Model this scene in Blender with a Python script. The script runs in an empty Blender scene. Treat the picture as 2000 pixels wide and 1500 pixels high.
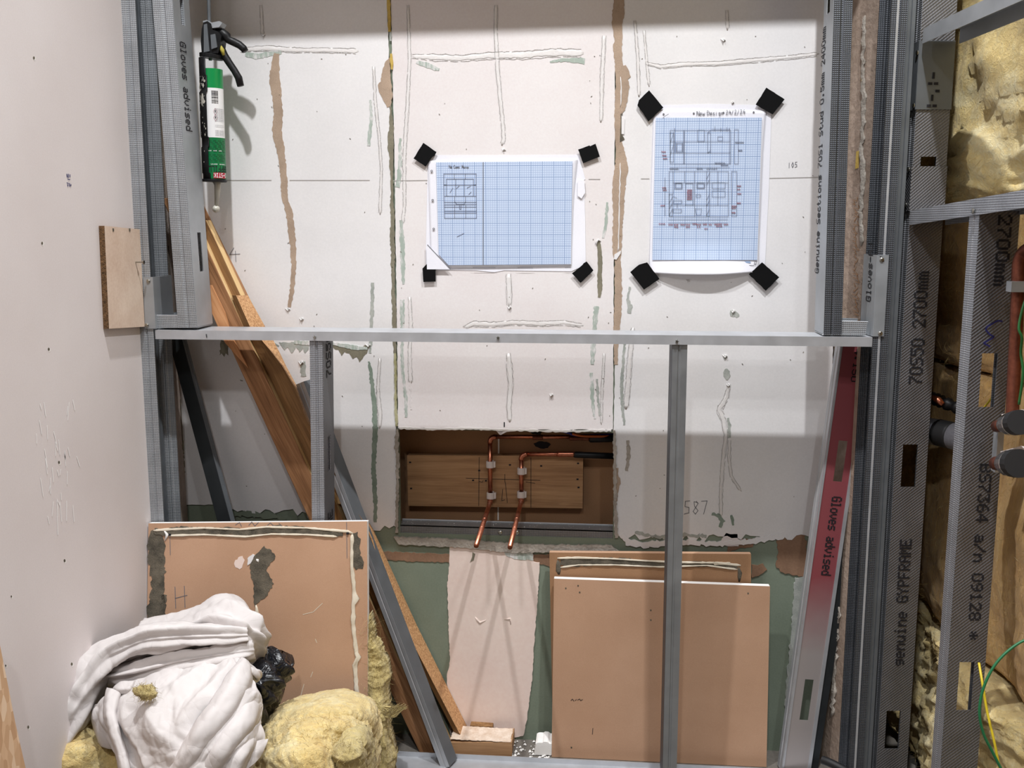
import bpy, bmesh, math, random
from mathutils import Vector, Matrix, noise
random.seed(7)
C = bpy.context.scene.collection
PI = math.pi
R = math.radians
# ------------------------------------------------------------------ camera, world, lights, exposure
EYE = Vector((0.0, -1.84, 1.0)); F_PX = 1950.0
PITCH, YAW = R(8.86), R(5.1)
cam_d = bpy.data.cameras.new('camera'); cam = bpy.data.objects.new('camera', cam_d); C.objects.link(cam)
cam_d.sensor_width = 36.0; cam_d.lens = F_PX / 2000.0 * 36.0; cam_d.clip_start = 0.02
cam.location = EYE; cam.rotation_euler = (PI/2 - PITCH, 0, YAW)
bpy.context.scene.camera = cam
w = bpy.data.worlds.new('world'); bpy.context.scene.world = w; w.use_nodes = True
w.node_tree.nodes['Background'].inputs[0].default_value = (1.0, 0.95, 0.92, 1)
w.node_tree.nodes['Background'].inputs[1].default_value = 0.06
def spot(name, loc, target, energy, size, blend, radius=0.03, col=(0.965, 0.98, 1.0)):
    d = bpy.data.lights.new(name, 'SPOT'); d.energy = energy; d.spot_size = R(size); d.spot_blend = blend
    d.shadow_soft_size = radius; d.color = col
    o = bpy.data.objects.new(name, d); C.objects.link(o); o.location = loc
    o.rotation_euler = (Vector(target) - Vector(loc)).to_track_quat('-Z', 'Y').to_euler()
    return o
spot('downlight', (0.30, -0.76, 2.40), (0.30, -0.60, 0), 108, 110, 1.0, 0.022)
spot('downlight', (-0.50, -0.76, 2.40), (-0.50, -0.60, 0), 105, 110, 1.0, 0.022)
spot('downlight', (-0.20, -2.3, 2.40), (-0.20, -2.1, 0), 92, 126, 1.0, 0.05)
spot('downlight', (0.55, -2.0, 2.40), (0.55, -1.8, 0), 56, 120, 1.0, 0.05)
vs = bpy.context.scene.view_settings
vs.view_transform = 'Standard'; vs.look = 'None'; vs.gamma = 1; vs.use_curve_mapping = False; vs.exposure = 0.0

# ------------------------------------------------------------------ pixel -> world on real planes
MROT = cam.rotation_euler.to_matrix()
def ray(px, py): return MROT @ Vector(((px-1000)/F_PX, -(py-750)/F_PX, -1.0))
def X(px, py, Y):
    d = ray(px, py); t = (Y - EYE.y) / d.y; return EYE + d*t
class Plane:
    def __init__(s, p0, n): s.p = Vector(p0); s.n = Vector(n).normalized()
    def hit(s, px, py):
        d = ray(px, py); return EYE + d * ((s.p-EYE).dot(s.n) / d.dot(s.n))
def plane3(a, b, c):
    n = (b-a).cross(c-a).normalized()
    if n.dot(EYE-a) < 0: n = -n
    return Plane(a, n)
def planeY(Y): return Plane((0, Y, 0), (0, -1, 0))
WALL = planeY(0.0); FRONT = planeY(-0.16); REAR = planeY(-0.088)

# ------------------------------------------------------------------ objects
def tag(o, label=None, cat=None, group=None, kind=None):
    if label: o['label'] = label
    if cat: o['category'] = cat
    if group: o['group'] = group
    if kind: o['kind'] = kind
    return o
def thing(name, label, cat, origin, group=None):
    o = bpy.data.objects.new(name, None); C.objects.link(o); o.location = origin; o.empty_display_size = 0.02
    return tag(o, label, cat, group)
def origin_of(p):
    v = Vector((0, 0, 0))
    while p: v = v + p.location; p = p.parent
    return v
def mesh(name, verts, faces, mat, parent=None, origin=None, local=False, smooth=False, mats=None, fm=None):
    org = Vector((0, 0, 0)) if local else (origin_of(parent) if parent else Vector((0, 0, 0)))
    loc = Vector((0, 0, 0))
    if origin is not None: loc = Vector(origin) - org
    sh = org + loc
    me = bpy.data.meshes.new(name)
    me.from_pydata([tuple(Vector(v)-sh) for v in verts], [], faces)
    for m in (mats or [mat]): me.materials.append(m)
    if fm: me.polygons.foreach_set('material_index', fm)
    bm = bmesh.new(); bm.from_mesh(me); bmesh.ops.recalc_face_normals(bm, faces=bm.faces); bm.to_mesh(me); bm.free()
    if smooth: me.polygons.foreach_set('use_smooth', [True]*len(me.polygons))
    me.update()
    o = bpy.data.objects.new(name, me); C.objects.link(o); o.location = loc
    if parent: o.parent = parent
    return o
def solidify(o, t, offset=0.0):
    m = o.modifiers.new('Solidify', 'SOLIDIFY'); m.thickness = t; m.offset = offset; return o
def bevel(o, wd=0.001, seg=1):
    m = o.modifiers.new('Bevel', 'BEVEL'); m.width = wd; m.segments = seg; m.limit_method = 'ANGLE'; return o
class MB:
    def __init__(s): s.v = []; s.f = []; s.m = []
    def add(s, v, f, mi=0):
        b = len(s.v); s.v += [Vector(p) for p in v]; s.f += [[i+b for i in q] for q in f]; s.m += [mi]*len(f); return s
    def box(s, a, b, mi=0):
        (x0, y0, z0), (x1, y1, z1) = a, b
        return s.add([(x0,y0,z0),(x1,y0,z0),(x1,y1,z0),(x0,y1,z0),(x0,y0,z1),(x1,y0,z1),(x1,y1,z1),(x0,y1,z1)],
                     [[0,3,2,1],[4,5,6,7],[0,1,5,4],[1,2,6,5],[2,3,7,6],[3,0,4,7]], mi)
    def tube(s, pts, rad, seg=10, cap=True, mi=0):
        pts = [Vector(p) for p in pts]; n = len(pts); rs = rad if isinstance(rad, (list, tuple)) else [rad]*n
        b = []; up = None
        for i, p in enumerate(pts):
            t = (pts[min(i+1, n-1)] - pts[max(i-1, 0)]).normalized()
            if up is None:
                up = t.cross(Vector((0.3, 0.2, 1))) if abs(t.z) < .9 else t.cross(Vector((1, 0.1, 0)))
            up = (up - t*up.dot(t)).normalized(); sd = t.cross(up)
            b += [p + (up*math.cos(2*PI*k/seg) + sd*math.sin(2*PI*k/seg))*rs[i] for k in range(seg)]
        f = []
        for i in range(n-1):
            for k in range(seg):
                k2 = (k+1) % seg; f.append([i*seg+k, i*seg+k2, (i+1)*seg+k2, (i+1)*seg+k])
        if cap: f += [list(range(seg))[::-1], [(n-1)*seg+k for k in range(seg)]]
        return s.add(b, f, mi)
    def prism(s, poly, off, mi=0, side=None):          # poly: points of one face, off: vector to the other face
        n = len(poly); p = [Vector(q) for q in poly]; off = Vector(off)
        s.add(p + [q+off for q in p], [list(range(n)), list(range(2*n-1, n-1, -1))], mi)
        s.add(p + [q+off for q in p], [[i, (i+1) % n, n+(i+1) % n, n+i] for i in range(n)], mi if side is None else side)
        return s
    def build(s, name, mat, parent=None, **k):
        if isinstance(mat, list): return mesh(name, s.v, s.f, None, parent, mats=mat, fm=s.m, **k)
        return mesh(name, s.v, s.f, mat, parent, **k)
def solo(name, label, cat, mb, mat, origin, group=None, kind=None, **k):
    o = mb.build(name, mat, None, origin=origin, **k); return tag(o, label, cat, group, kind)
def cr(p, t):                                            # Catmull-Rom through list p at t in 0..1
    n = len(p)-1; x = min(max(t, 0), 1)*n; i = min(int(x), n-1); f = x-i
    a = p[max(i-1, 0)]; b = p[i]; c = p[i+1]; d = p[min(i+2, n)]
    return 0.5*((2*b) + (c-a)*f + (2*a-5*b+4*c-d)*f*f + (3*b-a-3*c+d)*f*f*f)

# ------------------------------------------------------------------ materials
def lin(c):
    return tuple(((v/255.0)/12.92 if v/255.0 <= .04045 else ((v/255.0+.055)/1.055)**2.4) for v in c) + (1.0,)
class NT:
    def __init__(s, name):
        s.m = bpy.data.materials.new(name); s.m.use_nodes = True; s.t = s.m.node_tree; s.b = s.t.nodes['Principled BSDF']
        s.tc = s.n('ShaderNodeTexCoord')
    def n(s, kind, **k):
        o = s.t.nodes.new(kind)
        for a, b in k.items(): setattr(o, a, b)
        return o
    def l(s, a, b): s.t.links.new(a, b)
    def math(s, op, a, b=None, c=None):
        o = s.n('ShaderNodeMath', operation=op)
        for i, q in enumerate((a, b, c)):
            if q is None: continue
            if isinstance(q, (int, float)): o.inputs[i].default_value = q
            else: s.l(q, o.inputs[i])
        return o.outputs[0]
    def noise(s, scale, detail=4, rough=.55, vec=None, dist=0.0):
        o = s.n('ShaderNodeTexNoise'); o.inputs['Scale'].default_value = scale; o.inputs['Detail'].default_value = detail
        o.inputs['Roughness'].default_value = rough; o.inputs['Distortion'].default_value = dist
        s.l(vec if vec is not None else s.tc.outputs['Object'], o.inputs['Vector']); return o.outputs['Fac']
    def ramp(s, fac, stops):
        o = s.n('ShaderNodeValToRGB'); e = o.color_ramp.elements
        while len(e) < len(stops): e.new(0.5)
        for i, (p, c) in enumerate(stops): e[i].position = p; e[i].color = c if len(c) == 4 else lin(c)
        s.l(fac, o.inputs['Fac']); return o.outputs['Color']
    def mix(s, fac, a, b):
        o = s.n('ShaderNodeMix', data_type='RGBA')
        for sock, q in ((o.inputs[0], fac), (o.inputs[6], a), (o.inputs[7], b)):
            if isinstance(q, (int, float)): sock.default_value = q
            elif isinstance(q, tuple): sock.default_value = q if len(q) == 4 else lin(q)
            else: s.l(q, sock)
        return o.outputs[2]
    def bump(s, h, strength=.3, dist=.002, prev=None):
        o = s.n('ShaderNodeBump'); o.inputs['Strength'].default_value = strength; o.inputs['Distance'].default_value = dist
        s.l(h, o.inputs['Height'])
        if prev is not None: s.l(prev, o.inputs['Normal'])
        return o.outputs['Normal']
    def fin(s, col=None, rough=.8, metal=0.0, normal=None, spec=None):
        if col is not None:
            if isinstance(col, tuple): s.b.inputs['Base Color'].default_value = col if len(col) == 4 else lin(col)
            else: s.l(col, s.b.inputs['Base Color'])
        if isinstance(rough, (int, float)): s.b.inputs['Roughness'].default_value = rough
        else: s.l(rough, s.b.inputs['Roughness'])
        s.b.inputs['Metallic'].default_value = metal
        if spec is not None: s.b.inputs['Specular IOR Level'].default_value = spec
        if normal is not None: s.l(normal, s.b.inputs['Normal'])
        return s.m
def plain(name, c, rough=.8, metal=0.0, spec=None): return NT(name).fin(c, rough, metal, spec=spec)
def mottled(name, c1, c2, scale=8, fine=300, rough=.85, bump=.15, bd=.001, spec=.25, metal=0.0):
    t = NT(name); a = t.noise(scale, 5); b = t.noise(fine, 3)
    f = t.math('ADD', t.math('MULTIPLY', a, .7), t.math('MULTIPLY', b, .3))
    return t.fin(t.ramp(f, [(.36, c1), (.64, c2)]), rough, metal, t.bump(b, bump, bd), spec)
def metal(name, style=None, base=(172, 176, 180), rough=.45, metallic=.5, pitch=.0034, depth=.0006, pit=.45):
    t = NT(name); sx = t.n('ShaderNodeSeparateXYZ'); t.l(t.tc.outputs['Object'], sx.inputs[0])
    blot = t.noise(22, 3); streak = t.noise(260, 2)
    col = t.mix(t.math('MULTIPLY', blot, .9), tuple(int(v*.86) for v in base), tuple(min(255, int(v*1.1)) for v in base))
    nrm = None
    if style:
        h = t.math('ADD', sx.outputs[0], sx.outputs[1]); z = sx.outputs[2]; k = 2*PI/pitch
        if style == 'grid':
            p = t.math('MULTIPLY', t.math('SINE', t.math('MULTIPLY', h, k)), t.math('SINE', t.math('MULTIPLY', z, k)))
            p = t.math('POWER', t.math('ABSOLUTE', p), .8)
        elif style == 'cross':
            a = t.math('SINE', t.math('MULTIPLY', t.math('ADD', h, z), k*.7)); b = t.math('SINE', t.math('MULTIPLY', t.math('SUBTRACT', h, z), k*.7))
            p = t.math('MULTIPLY_ADD', t.math('MULTIPLY', a, b), .5, .5)
        else:                                            # twill
            p = t.math('MULTIPLY_ADD', t.math('SINE', t.math('MULTIPLY', t.math('SUBTRACT', z, t.math('MULTIPLY', h, .8)), k)), .5, .5)
            q = t.math('MULTIPLY_ADD', t.math('SINE', t.math('MULTIPLY', t.math('ADD', h, t.math('MULTIPLY', z, .3)), k*1.1)), .25, .5)
            p = t.math('MULTIPLY_ADD', q, .35, t.math('MULTIPLY', p, .7))
        col = t.mix(t.math('MULTIPLY', p, pit), col, tuple(int(v*.34) for v in base))
        nrm = t.bump(p, .9, -depth)
    nrm = t.bump(streak, .08, .0006, nrm)
    return t.fin(col, t.math('MULTIPLY_ADD', blot, .25, rough-.1), metallic, nrm)
def wood(name, axis, light, mid, dark, freq=70, bump=.2, rough=.7, knots=True):
    t = NT(name); ax = Vector(axis).normalized(); pr = ax.cross(Vector((0, 1, 0))).normalized()
    def dot(v):
        o = t.n('ShaderNodeVectorMath', operation='DOT_PRODUCT'); t.l(t.tc.outputs['Object'], o.inputs[0]); o.inputs[1].default_value = v
        return o.outputs['Value']
    sx = t.n('ShaderNodeSeparateXYZ'); t.l(t.tc.outputs['Object'], sx.inputs[0])
    cb = t.n('ShaderNodeCombineXYZ')
    t.l(t.math('MULTIPLY', dot(ax), 3.0), cb.inputs[0]); t.l(t.math('MULTIPLY', dot(pr), freq), cb.inputs[1]); t.l(t.math('MULTIPLY', sx.outputs[1], freq), cb.inputs[2])
    g = t.noise(1.6, 5, .6, cb.outputs[0], .6); g2 = t.noise(7, 2, .5, cb.outputs[0])
    f = t.math('ADD', t.math('MULTIPLY', g, .75), t.math('MULTIPLY', g2, .25))
    col = t.ramp(f, [(.34, dark), (.5, mid), (.66, light)])
    big = t.noise(4, 2); col = t.mix(t.math('MULTIPLY', big, .35), col, mid)
    return t.fin(col, rough, 0, t.bump(f, bump, .0012), .3)

M = {}; LEAN = (0.43, 0, -0.9)
M['skim'] = mottled('skim_white', (222, 220, 220), (233, 231, 231), 5, 260, .72, .10, .0008)
M['skim_pink'] = mottled('skim_pinkish', (222, 214, 213), (231, 227, 226), 4, 260, .75, .10, .0008)
M['left_board'] = mottled('lining_paper_ivory', (216, 207, 205), (225, 218, 217), 3, 420, .8, .05, .0005)
M['gypsum'] = mottled('gypsum_edge', (236, 233, 229), (246, 244, 241), 40, 500, .9, .2, .001)
M['green'] = mottled('green_board_paper', (116, 126, 110), (132, 142, 126), 6, 300, .8, .1, .0006)
M['greypaint'] = mottled('grey_green_smear', (150, 156, 150), (184, 186, 180), 40, 400, .85, .3, .001)
def scraped(name, under, over, thr=.5):
    t = NT(name); mp = t.n('ShaderNodeMapping'); mp.inputs['Scale'].default_value = (1, 1, .3); t.l(t.tc.outputs['Object'], mp.inputs[0])
    f = t.math('ADD', t.math('MULTIPLY', t.noise(150, 5, .7, mp.outputs[0]), .6), t.math('MULTIPLY', t.noise(26, 3, .5), .4))
    return t.fin(t.ramp(f, [(thr-.06, over), (thr, tuple((a+b)//2 for a, b in zip(under, over))), (thr+.07, under)]), .85, 0, t.bump(f, .3, .001), .25)
M['oldgreen'] = scraped('sage_smear', (166, 178, 168), (222, 219, 218), .47)
M['torn'] = mottled('torn_brown_paper', (160, 140, 122), (182, 160, 140), 30, 500, .95, .4, .001)
M['olive'] = mottled('olive_adhesive', (116, 112, 96), (138, 132, 114), 30, 400, .9, .4, .001)
M['brownband'] = mottled('brown_paper_band', (128, 100, 80), (150, 118, 95), 14, 300, .9, .3, .001)
M['pinkplaster'] = mottled('pink_finish_plaster', (232, 210, 200), (240, 224, 214), 5, 160, .7, .15, .0008)
M['cement'] = mottled('rough_filler', (150, 142, 132), (188, 180, 170), 30, 200, .95, .6, .003)
M['foam'] = mottled('yellow_foam', (182, 152, 72), (206, 178, 100), 60, 300, .9, .4, .001)
M['bead'] = mottled('white_filler_bead', (220, 216, 214), (230, 227, 225), 30, 300, .75, .35, .001)
M['kraft'] = mottled('kraft_paper_face', (182, 144, 116), (198, 160, 132), 5, 700, .85, .08, .0005)
M['kraft_dim'] = mottled('kraft_paper_old', (148, 112, 82), (166, 128, 96), 5, 500, .9, .08, .0005)
M['soot'] = mottled('grey_adhesive_core', (72, 68, 60), (118, 110, 96), 40, 500, .95, .5, .0015)
M['cream'] = mottled('cream_adhesive', (214, 202, 180), (230, 220, 202), 40, 300, .8, .3, .001)
M['tape'] = plain('black_cloth_tape', (10, 10, 11), .8, 0.0, .15)
M['black'] = mottled('black_paint', (9, 9, 10), (26, 26, 28), 60, 200, .45, .3, .0008, .3)
M['blackmatt'] = plain('black_rubber', (22, 22, 24), .6)
M['ink'] = plain('ink', (22, 20, 26), .8)
M['pencil'] = plain('pencil', (112, 112, 118), .9)
M['pencil_faint'] = plain('pencil_faint', (168, 164, 160), .9)
M['lath'] = wood('pine_orange', LEAN, (222, 170, 124), (204, 146, 100), (170, 112, 72))
M['redink'] = plain('red_pen', (168, 110, 122), .9)
M['drawn'] = plain('drawn_pencil', (124, 132, 152), .9)
M['blueink'] = plain('blue_marker', (30, 30, 96), .7)
M['paper'] = mottled('white_paper', (232, 232, 240), (240, 240, 246), 6, 300, .8, .03, .0003)
M['m_plain'] = metal('galvanised_plain')
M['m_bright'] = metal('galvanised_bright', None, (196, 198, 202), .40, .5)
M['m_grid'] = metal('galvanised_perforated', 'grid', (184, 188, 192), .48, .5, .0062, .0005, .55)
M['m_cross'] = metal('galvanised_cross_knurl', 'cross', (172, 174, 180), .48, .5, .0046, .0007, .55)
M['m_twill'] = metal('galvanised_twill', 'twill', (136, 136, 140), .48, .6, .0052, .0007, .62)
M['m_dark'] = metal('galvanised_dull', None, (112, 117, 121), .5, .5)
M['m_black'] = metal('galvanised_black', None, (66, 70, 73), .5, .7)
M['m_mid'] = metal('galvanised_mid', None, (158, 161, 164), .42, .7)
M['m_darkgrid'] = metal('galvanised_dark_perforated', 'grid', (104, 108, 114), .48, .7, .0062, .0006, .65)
M['screw'] = plain('zinc_screw', (170, 168, 160), .3, 1.0)
M['copper'] = mottled('copper', (178, 106, 82), (208, 138, 110), 50, 200, .32, .08, .0004, .5, .95)
M['copper_dull'] = mottled('copper_aged', (104, 58, 44), (130, 76, 58), 50, 200, .45, .08, .0004, .5, .8)
M['clip'] = plain('white_plastic', (214, 204, 200), .5)
M['chrome'] = plain('chrome', (188, 186, 184), .22, 1.0)
LEAN = (0.43, 0, -0.9)
M['pine'] = wood('pine_planed', LEAN, (234, 204, 156), (222, 188, 134), (196, 154, 102))
M['pine_red'] = wood('pine_reddish', LEAN, (182, 136, 98), (152, 108, 72), (108, 72, 46))
M['pine_dark'] = wood('pine_brown', LEAN, (160, 122, 82), (138, 102, 64), (98, 68, 42))
M['sawn'] = wood('pine_rough_sawn', (0.9, 0, 0.43), (234, 194, 148), (198, 150, 104), (126, 86, 54), 160, .9)
M['ply'] = mottled('plywood_face', (206, 180, 160), (226, 206, 188), 14, 200, .8, .1, .0008)
M['ply_h'] = wood('plywood_face_flat', (1, 0, 0), (184, 146, 108), (166, 128, 92), (136, 100, 70), 60, .12)
M['chip'] = mottled('chipboard_edge', (70, 52, 36), (128, 96, 66), 200, 500, .95, .8, .002)
def osb():
    t = NT('strand_board'); vo = t.n('ShaderNodeTexVoronoi'); mp = t.n('ShaderNodeMapping'); mp.inputs['Scale'].default_value = (1, 110, 38); mp.inputs['Rotation'].default_value = (.5, 0, 0)
    t.l(t.tc.outputs['Object'], mp.inputs[0]); t.l(mp.outputs[0], vo.inputs['Vector']); vo.inputs['Scale'].default_value = 1.0
    sp = t.n('ShaderNodeSeparateColor'); t.l(vo.outputs['Color'], sp.inputs[0])
    return t.fin(t.ramp(sp.outputs[0], [(0, (198, 158, 122)), (.6, (222, 186, 150)), (1, (236, 208, 178))]), .8, 0, t.bump(vo.outputs['Distance'], .3, .001), .25)
M['osb'] = osb()
def wool(name, c1, c2, c3, st=(1, 1, 1)):
    t = NT(name); mp = t.n('ShaderNodeMapping'); mp.inputs['Scale'].default_value = st; t.l(t.tc.outputs['Object'], mp.inputs[0])
    a = t.noise(9, 6, .65, mp.outputs[0], .8); b = t.noise(120, 6, .75, mp.outputs[0], 1.5); c = t.noise(34, 5, .7, mp.outputs[0], 2.0)
    f = t.math('ADD', t.math('MULTIPLY', a, .5), t.math('ADD', t.math('MULTIPLY', b, .25), t.math('MULTIPLY', c, .25)))
    n = t.bump(c, .6, .012); n = t.bump(b, .8, .004, n)
    t.b.inputs['Sheen Weight'].default_value = .3
    return t.fin(t.ramp(f, [(.34, c1), (.5, c2), (.64, c3)]), .95, 0, n, .1)
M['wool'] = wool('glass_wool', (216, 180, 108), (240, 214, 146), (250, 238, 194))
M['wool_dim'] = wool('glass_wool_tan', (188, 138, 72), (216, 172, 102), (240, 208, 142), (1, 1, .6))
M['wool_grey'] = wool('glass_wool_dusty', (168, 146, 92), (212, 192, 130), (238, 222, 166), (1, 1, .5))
def cotton():
    t = NT('cotton_sheet'); nz = t.n('ShaderNodeTexNoise'); nz.inputs['Scale'].default_value = 9; t.l(t.tc.outputs['Object'], nz.inputs['Vector'])
    mx = t.n('ShaderNodeMix', data_type='VECTOR'); mx.inputs[0].default_value = .06; t.l(t.tc.outputs['Object'], mx.inputs[4]); t.l(nz.outputs['Color'], mx.inputs[5])
    nrm = None
    for sc, st, ds in ((17, .26, .006), (41, .20, .003)):
        vo = t.n('ShaderNodeTexVoronoi', feature='DISTANCE_TO_EDGE'); vo.inputs['Scale'].default_value = sc; t.l(mx.outputs[1], vo.inputs['Vector'])
        nrm = t.bump(t.math('POWER', t.math('MINIMUM', vo.outputs['Distance'], .4), .6), st, ds, nrm)
    nrm = t.bump(t.noise(420, 2), .12, .0006, nrm)
    return t.fin(t.ramp(t.noise(6, 4), [(.3, (205, 199, 197)), (.7, (219, 214, 212))]), .9, 0, nrm, .15)
M['cloth'] = cotton()
M['bag'] = (lambda t: t.fin((24, 25, 30), .28, 0, t.bump(t.noise(30, 3, .5, None, 1.5), .8, .012), .5))(NT('black_polythene'))
def red_reflection():
    t = NT('red_reflection_steel'); sx = t.n('ShaderNodeSeparateXYZ'); t.l(t.tc.outputs['Object'], sx.inputs[0])
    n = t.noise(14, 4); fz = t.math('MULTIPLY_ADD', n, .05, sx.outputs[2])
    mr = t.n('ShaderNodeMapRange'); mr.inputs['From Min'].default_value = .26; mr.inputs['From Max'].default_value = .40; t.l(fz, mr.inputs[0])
    c = t.mix(mr.outputs[0], (176, 168, 166), (160, 84, 90)); sp = t.noise(300, 2)  # red reflection painted into the base colour, fading out along the length
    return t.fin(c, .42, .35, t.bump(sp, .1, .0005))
M['red_reflection'] = red_reflection()
def gridpaper():
    t = NT('graph_paper_print'); sx = t.n('ShaderNodeSeparateXYZ'); t.l(t.tc.outputs['Object'], sx.inputs[0])
    def lines(v, per, wd):
        f = t.math('FRACT', t.math('DIVIDE', v, per)); d = t.math('ABSOLUTE', t.math('SUBTRACT', f, .5))
        return t.math('GREATER_THAN', d, .5 - wd/per*.5)
    minor = t.math('MAXIMUM', lines(sx.outputs[0], .0041, .0008), lines(sx.outputs[2], .0041, .0008))
    major = t.math('MAXIMUM', lines(sx.outputs[0], .0205, .0012), lines(sx.outputs[2], .0205, .0012))
    c = t.mix(t.math('MULTIPLY', minor, .62), (198, 212, 234), (134, 158, 198)); c = t.mix(t.math('MULTIPLY', major, .55), c, (104, 132, 178))
    return t.fin(c, .8, 0, None, .2)
M['grid'] = gridpaper()
# ------------------------------------------------------------------ relief pieces on planes
def jagged(pts, step, jag, seed=0):
    rnd = random.Random(seed); out = []
    n = len(pts)
    for i in range(n):
        a = pts[i]; b = pts[(i+1) % n]; L = math.hypot(b[0]-a[0], b[1]-a[1]); k = max(1, int(L/step))
        for j in range(k):
            t = j/k; q = 0 if j == 0 else jag
            out.append((a[0]+(b[0]-a[0])*t + rnd.uniform(-q, q), a[1]+(b[1]-a[1])*t + rnd.uniform(-q, q)))
    return out
def patch(name, pts, mat, parent, plane=WALL, thick=.0012, lift=0.0, jag=0.0, step=6, seed=1, side=None):
    if jag: pts = jagged(pts, step, jag, seed)
    poly = [plane.hit(*p) + plane.n*(lift+thick) for p in pts]
    mb = MB(); mb.prism(poly, -plane.n*thick, 0, 1 if side else None)
    return mb.build(name, [mat, side] if side else mat, parent)
def strip_outline(cl):                                  # cl: (x, y, width)
    L, Rr = [], []
    for i, (x, y, wd) in enumerate(cl):
        a = cl[max(i-1, 0)]; b = cl[min(i+1, len(cl)-1)]
        dx, dy = b[0]-a[0], b[1]-a[1]; l = math.hypot(dx, dy) or 1; nx, ny = -dy/l, dx/l
        L.append((x+nx*wd/2, y+ny*wd/2)); Rr.append((x-nx*wd/2, y-ny*wd/2))
    return L + Rr[::-1]
def strip(name, cl, mat, parent, plane=WALL, thick=.001, lift=0.0, jag=1.0, step=5, seed=1):
    return patch(name, strip_outline(cl), mat, parent, plane, thick, lift, jag, step, seed)
def bead(name, cl, mat, parent, plane=WALL, h=.003, lift=0.0, seed=1, wob=.8):
    rnd = random.Random(seed); fine = []
    for i in range(len(cl)-1):
        a, b = cl[i], cl[i+1]; k = max(1, int(math.hypot(b[0]-a[0], b[1]-a[1])/7))
        fine += [tuple(a[q]+(b[q]-a[q])*j/k for q in range(3)) for j in range(k)]
    fine.append(cl[-1]); v, f = [], []
    for i, (x, y, wd) in enumerate(fine):
        a = fine[max(i-1, 0)]; b = fine[min(i+1, len(fine)-1)]; dx, dy = b[0]-a[0], b[1]-a[1]; l = math.hypot(dx, dy) or 1
        nx, ny = -dy/l, dx/l; wd = wd*(1+rnd.uniform(-.25, .25)); x += rnd.uniform(-wob, wob); hh = h*rnd.uniform(.6, 1.2)
        if i in (0, len(fine)-1): wd *= .4; hh *= .3
        for s, q in ((-.5, 0), (-.38, .7), (-.1, .55), (.15, 1), (.38, .6), (.5, 0)):
            v.append(plane.hit(x+nx*wd*s, y+ny*wd*s) + plane.n*(lift + hh*q))
    for i in range(len(fine)-1):
        for k in range(5): f.append([i*6+k, i*6+k+1, i*6+k+7, i*6+k+6])
    for e in (0, len(fine)-1): f.append([e*6+k for k in range(6)])
    for i in range(len(fine)-1): f.append([i*6, (i+1)*6, (i+1)*6+5, i*6+5])
    return mesh(name, v, f, mat, parent, smooth=True)
def pen(name, lines, mat, parent, plane=WALL, wd=1.0, lift=.0006):
    mb = MB()
    for ln in lines:
        for a, b in zip(ln[:-1], ln[1:]):
            dx, dy = b[0]-a[0], b[1]-a[1]; l = math.hypot(dx, dy) or 1; nx, ny = -dy/l*wd/2, dx/l*wd/2; ex, ey = dx/l*wd*.3, dy/l*wd*.3
            q = [(a[0]+nx-ex, a[1]+ny-ey), (b[0]+nx+ex, b[1]+ny+ey), (b[0]-nx+ex, b[1]-ny+ey), (a[0]-nx-ex, a[1]-ny-ey)]
            mb.add([plane.hit(*p)+plane.n*lift for p in q], [[0, 1, 2, 3]])
    o = mb.build(name, mat, parent)
    if len(lines) > 1: o['kind'] = 'stuff'
    return o
def rect(x0, y0, x1, y1): return [(x0, y0), (x1, y0), (x1, y1), (x0, y1), (x0, y0)]
# single-stroke handwriting on a 4 x 6 cell, y down
HW = {'N': [[(0,6),(0,0),(3,6),(3.4,0)]], 'e': [[(0,4.3),(2.6,4.1),(2.2,2.6),(.6,2.8),(0,4.6),(1,6),(2.8,5.4)]], 'w': [[(0,3),(.8,6),(1.6,4),(2.4,6),(3.2,3)]],
      'D': [[(0,0),(.2,6),(2.4,5),(3,2.5),(1.8,.5),(-.4,0)]], 's': [[(2.4,3),(.8,3),(.6,4.2),(2.2,4.8),(1.8,6),(.2,5.8)]], 'i': [[(.8,3),(.8,6)], [(.8,1.6),(.9,1.9)]],
      'g': [[(2.2,3.2),(.6,3),(.2,4.6),(1.4,5.4),(2.2,3.4),(2.2,7.4),(.6,8)]], 'n': [[(0,3),(.2,6)], [(.2,4),(1.4,3),(2.2,3.8),(2.2,6)]], 'a': [[(2.2,3.2),(.6,3),(0,4.8),(.8,6),(2.1,5),(2.3,3.2),(2.4,6)]],
      '2': [[(0,1.4),(1.2,0),(2.4,1.4),(0,6),(2.8,5.8)]], '4': [[(1.6,0),(0,3.6),(3,3.4)], [(2,2),(2.1,6)]], '/': [[(2,0),(0,6.4)]], 'C': [[(2.6,.8),(1,0),(0,3),(1,6),(2.8,5.2)]],
      'm': [[(0,3),(.1,6)], [(.1,4),(1,3),(1.5,4),(1.5,6)], [(1.5,4),(2.4,3),(3,4),(3,6)]], 'M': [[(0,6),(.4,0),(1.6,4),(2.8,0),(3.2,6)]], 'o': [[(1.2,3),(0,4.4),(1,6),(2.3,4.8),(1.2,3)]],
      '1': [[(.8,0),(.6,6)]], '0': [[(1.2,0),(0,3),(1,6),(2.4,3.4),(1.2,0)]], '5': [[(2.6,0),(.6,.2),(.4,2.6),(2.2,3),(2.2,5.4),(0,6)]], '8': [[(2.2,.8),(.6,.4),(.8,2.4),(2.4,4.4),(1.2,6),(.2,4.8),(2.4,1.2),(1.6,.2)]],
      '7': [[(0,.2),(2.6,0),(1,6)]], 'H': [[(0,0),(.2,6)], [(2.6,0),(2.8,6)], [(0,3.2),(3.4,2.6)]], ' ': []}
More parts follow.
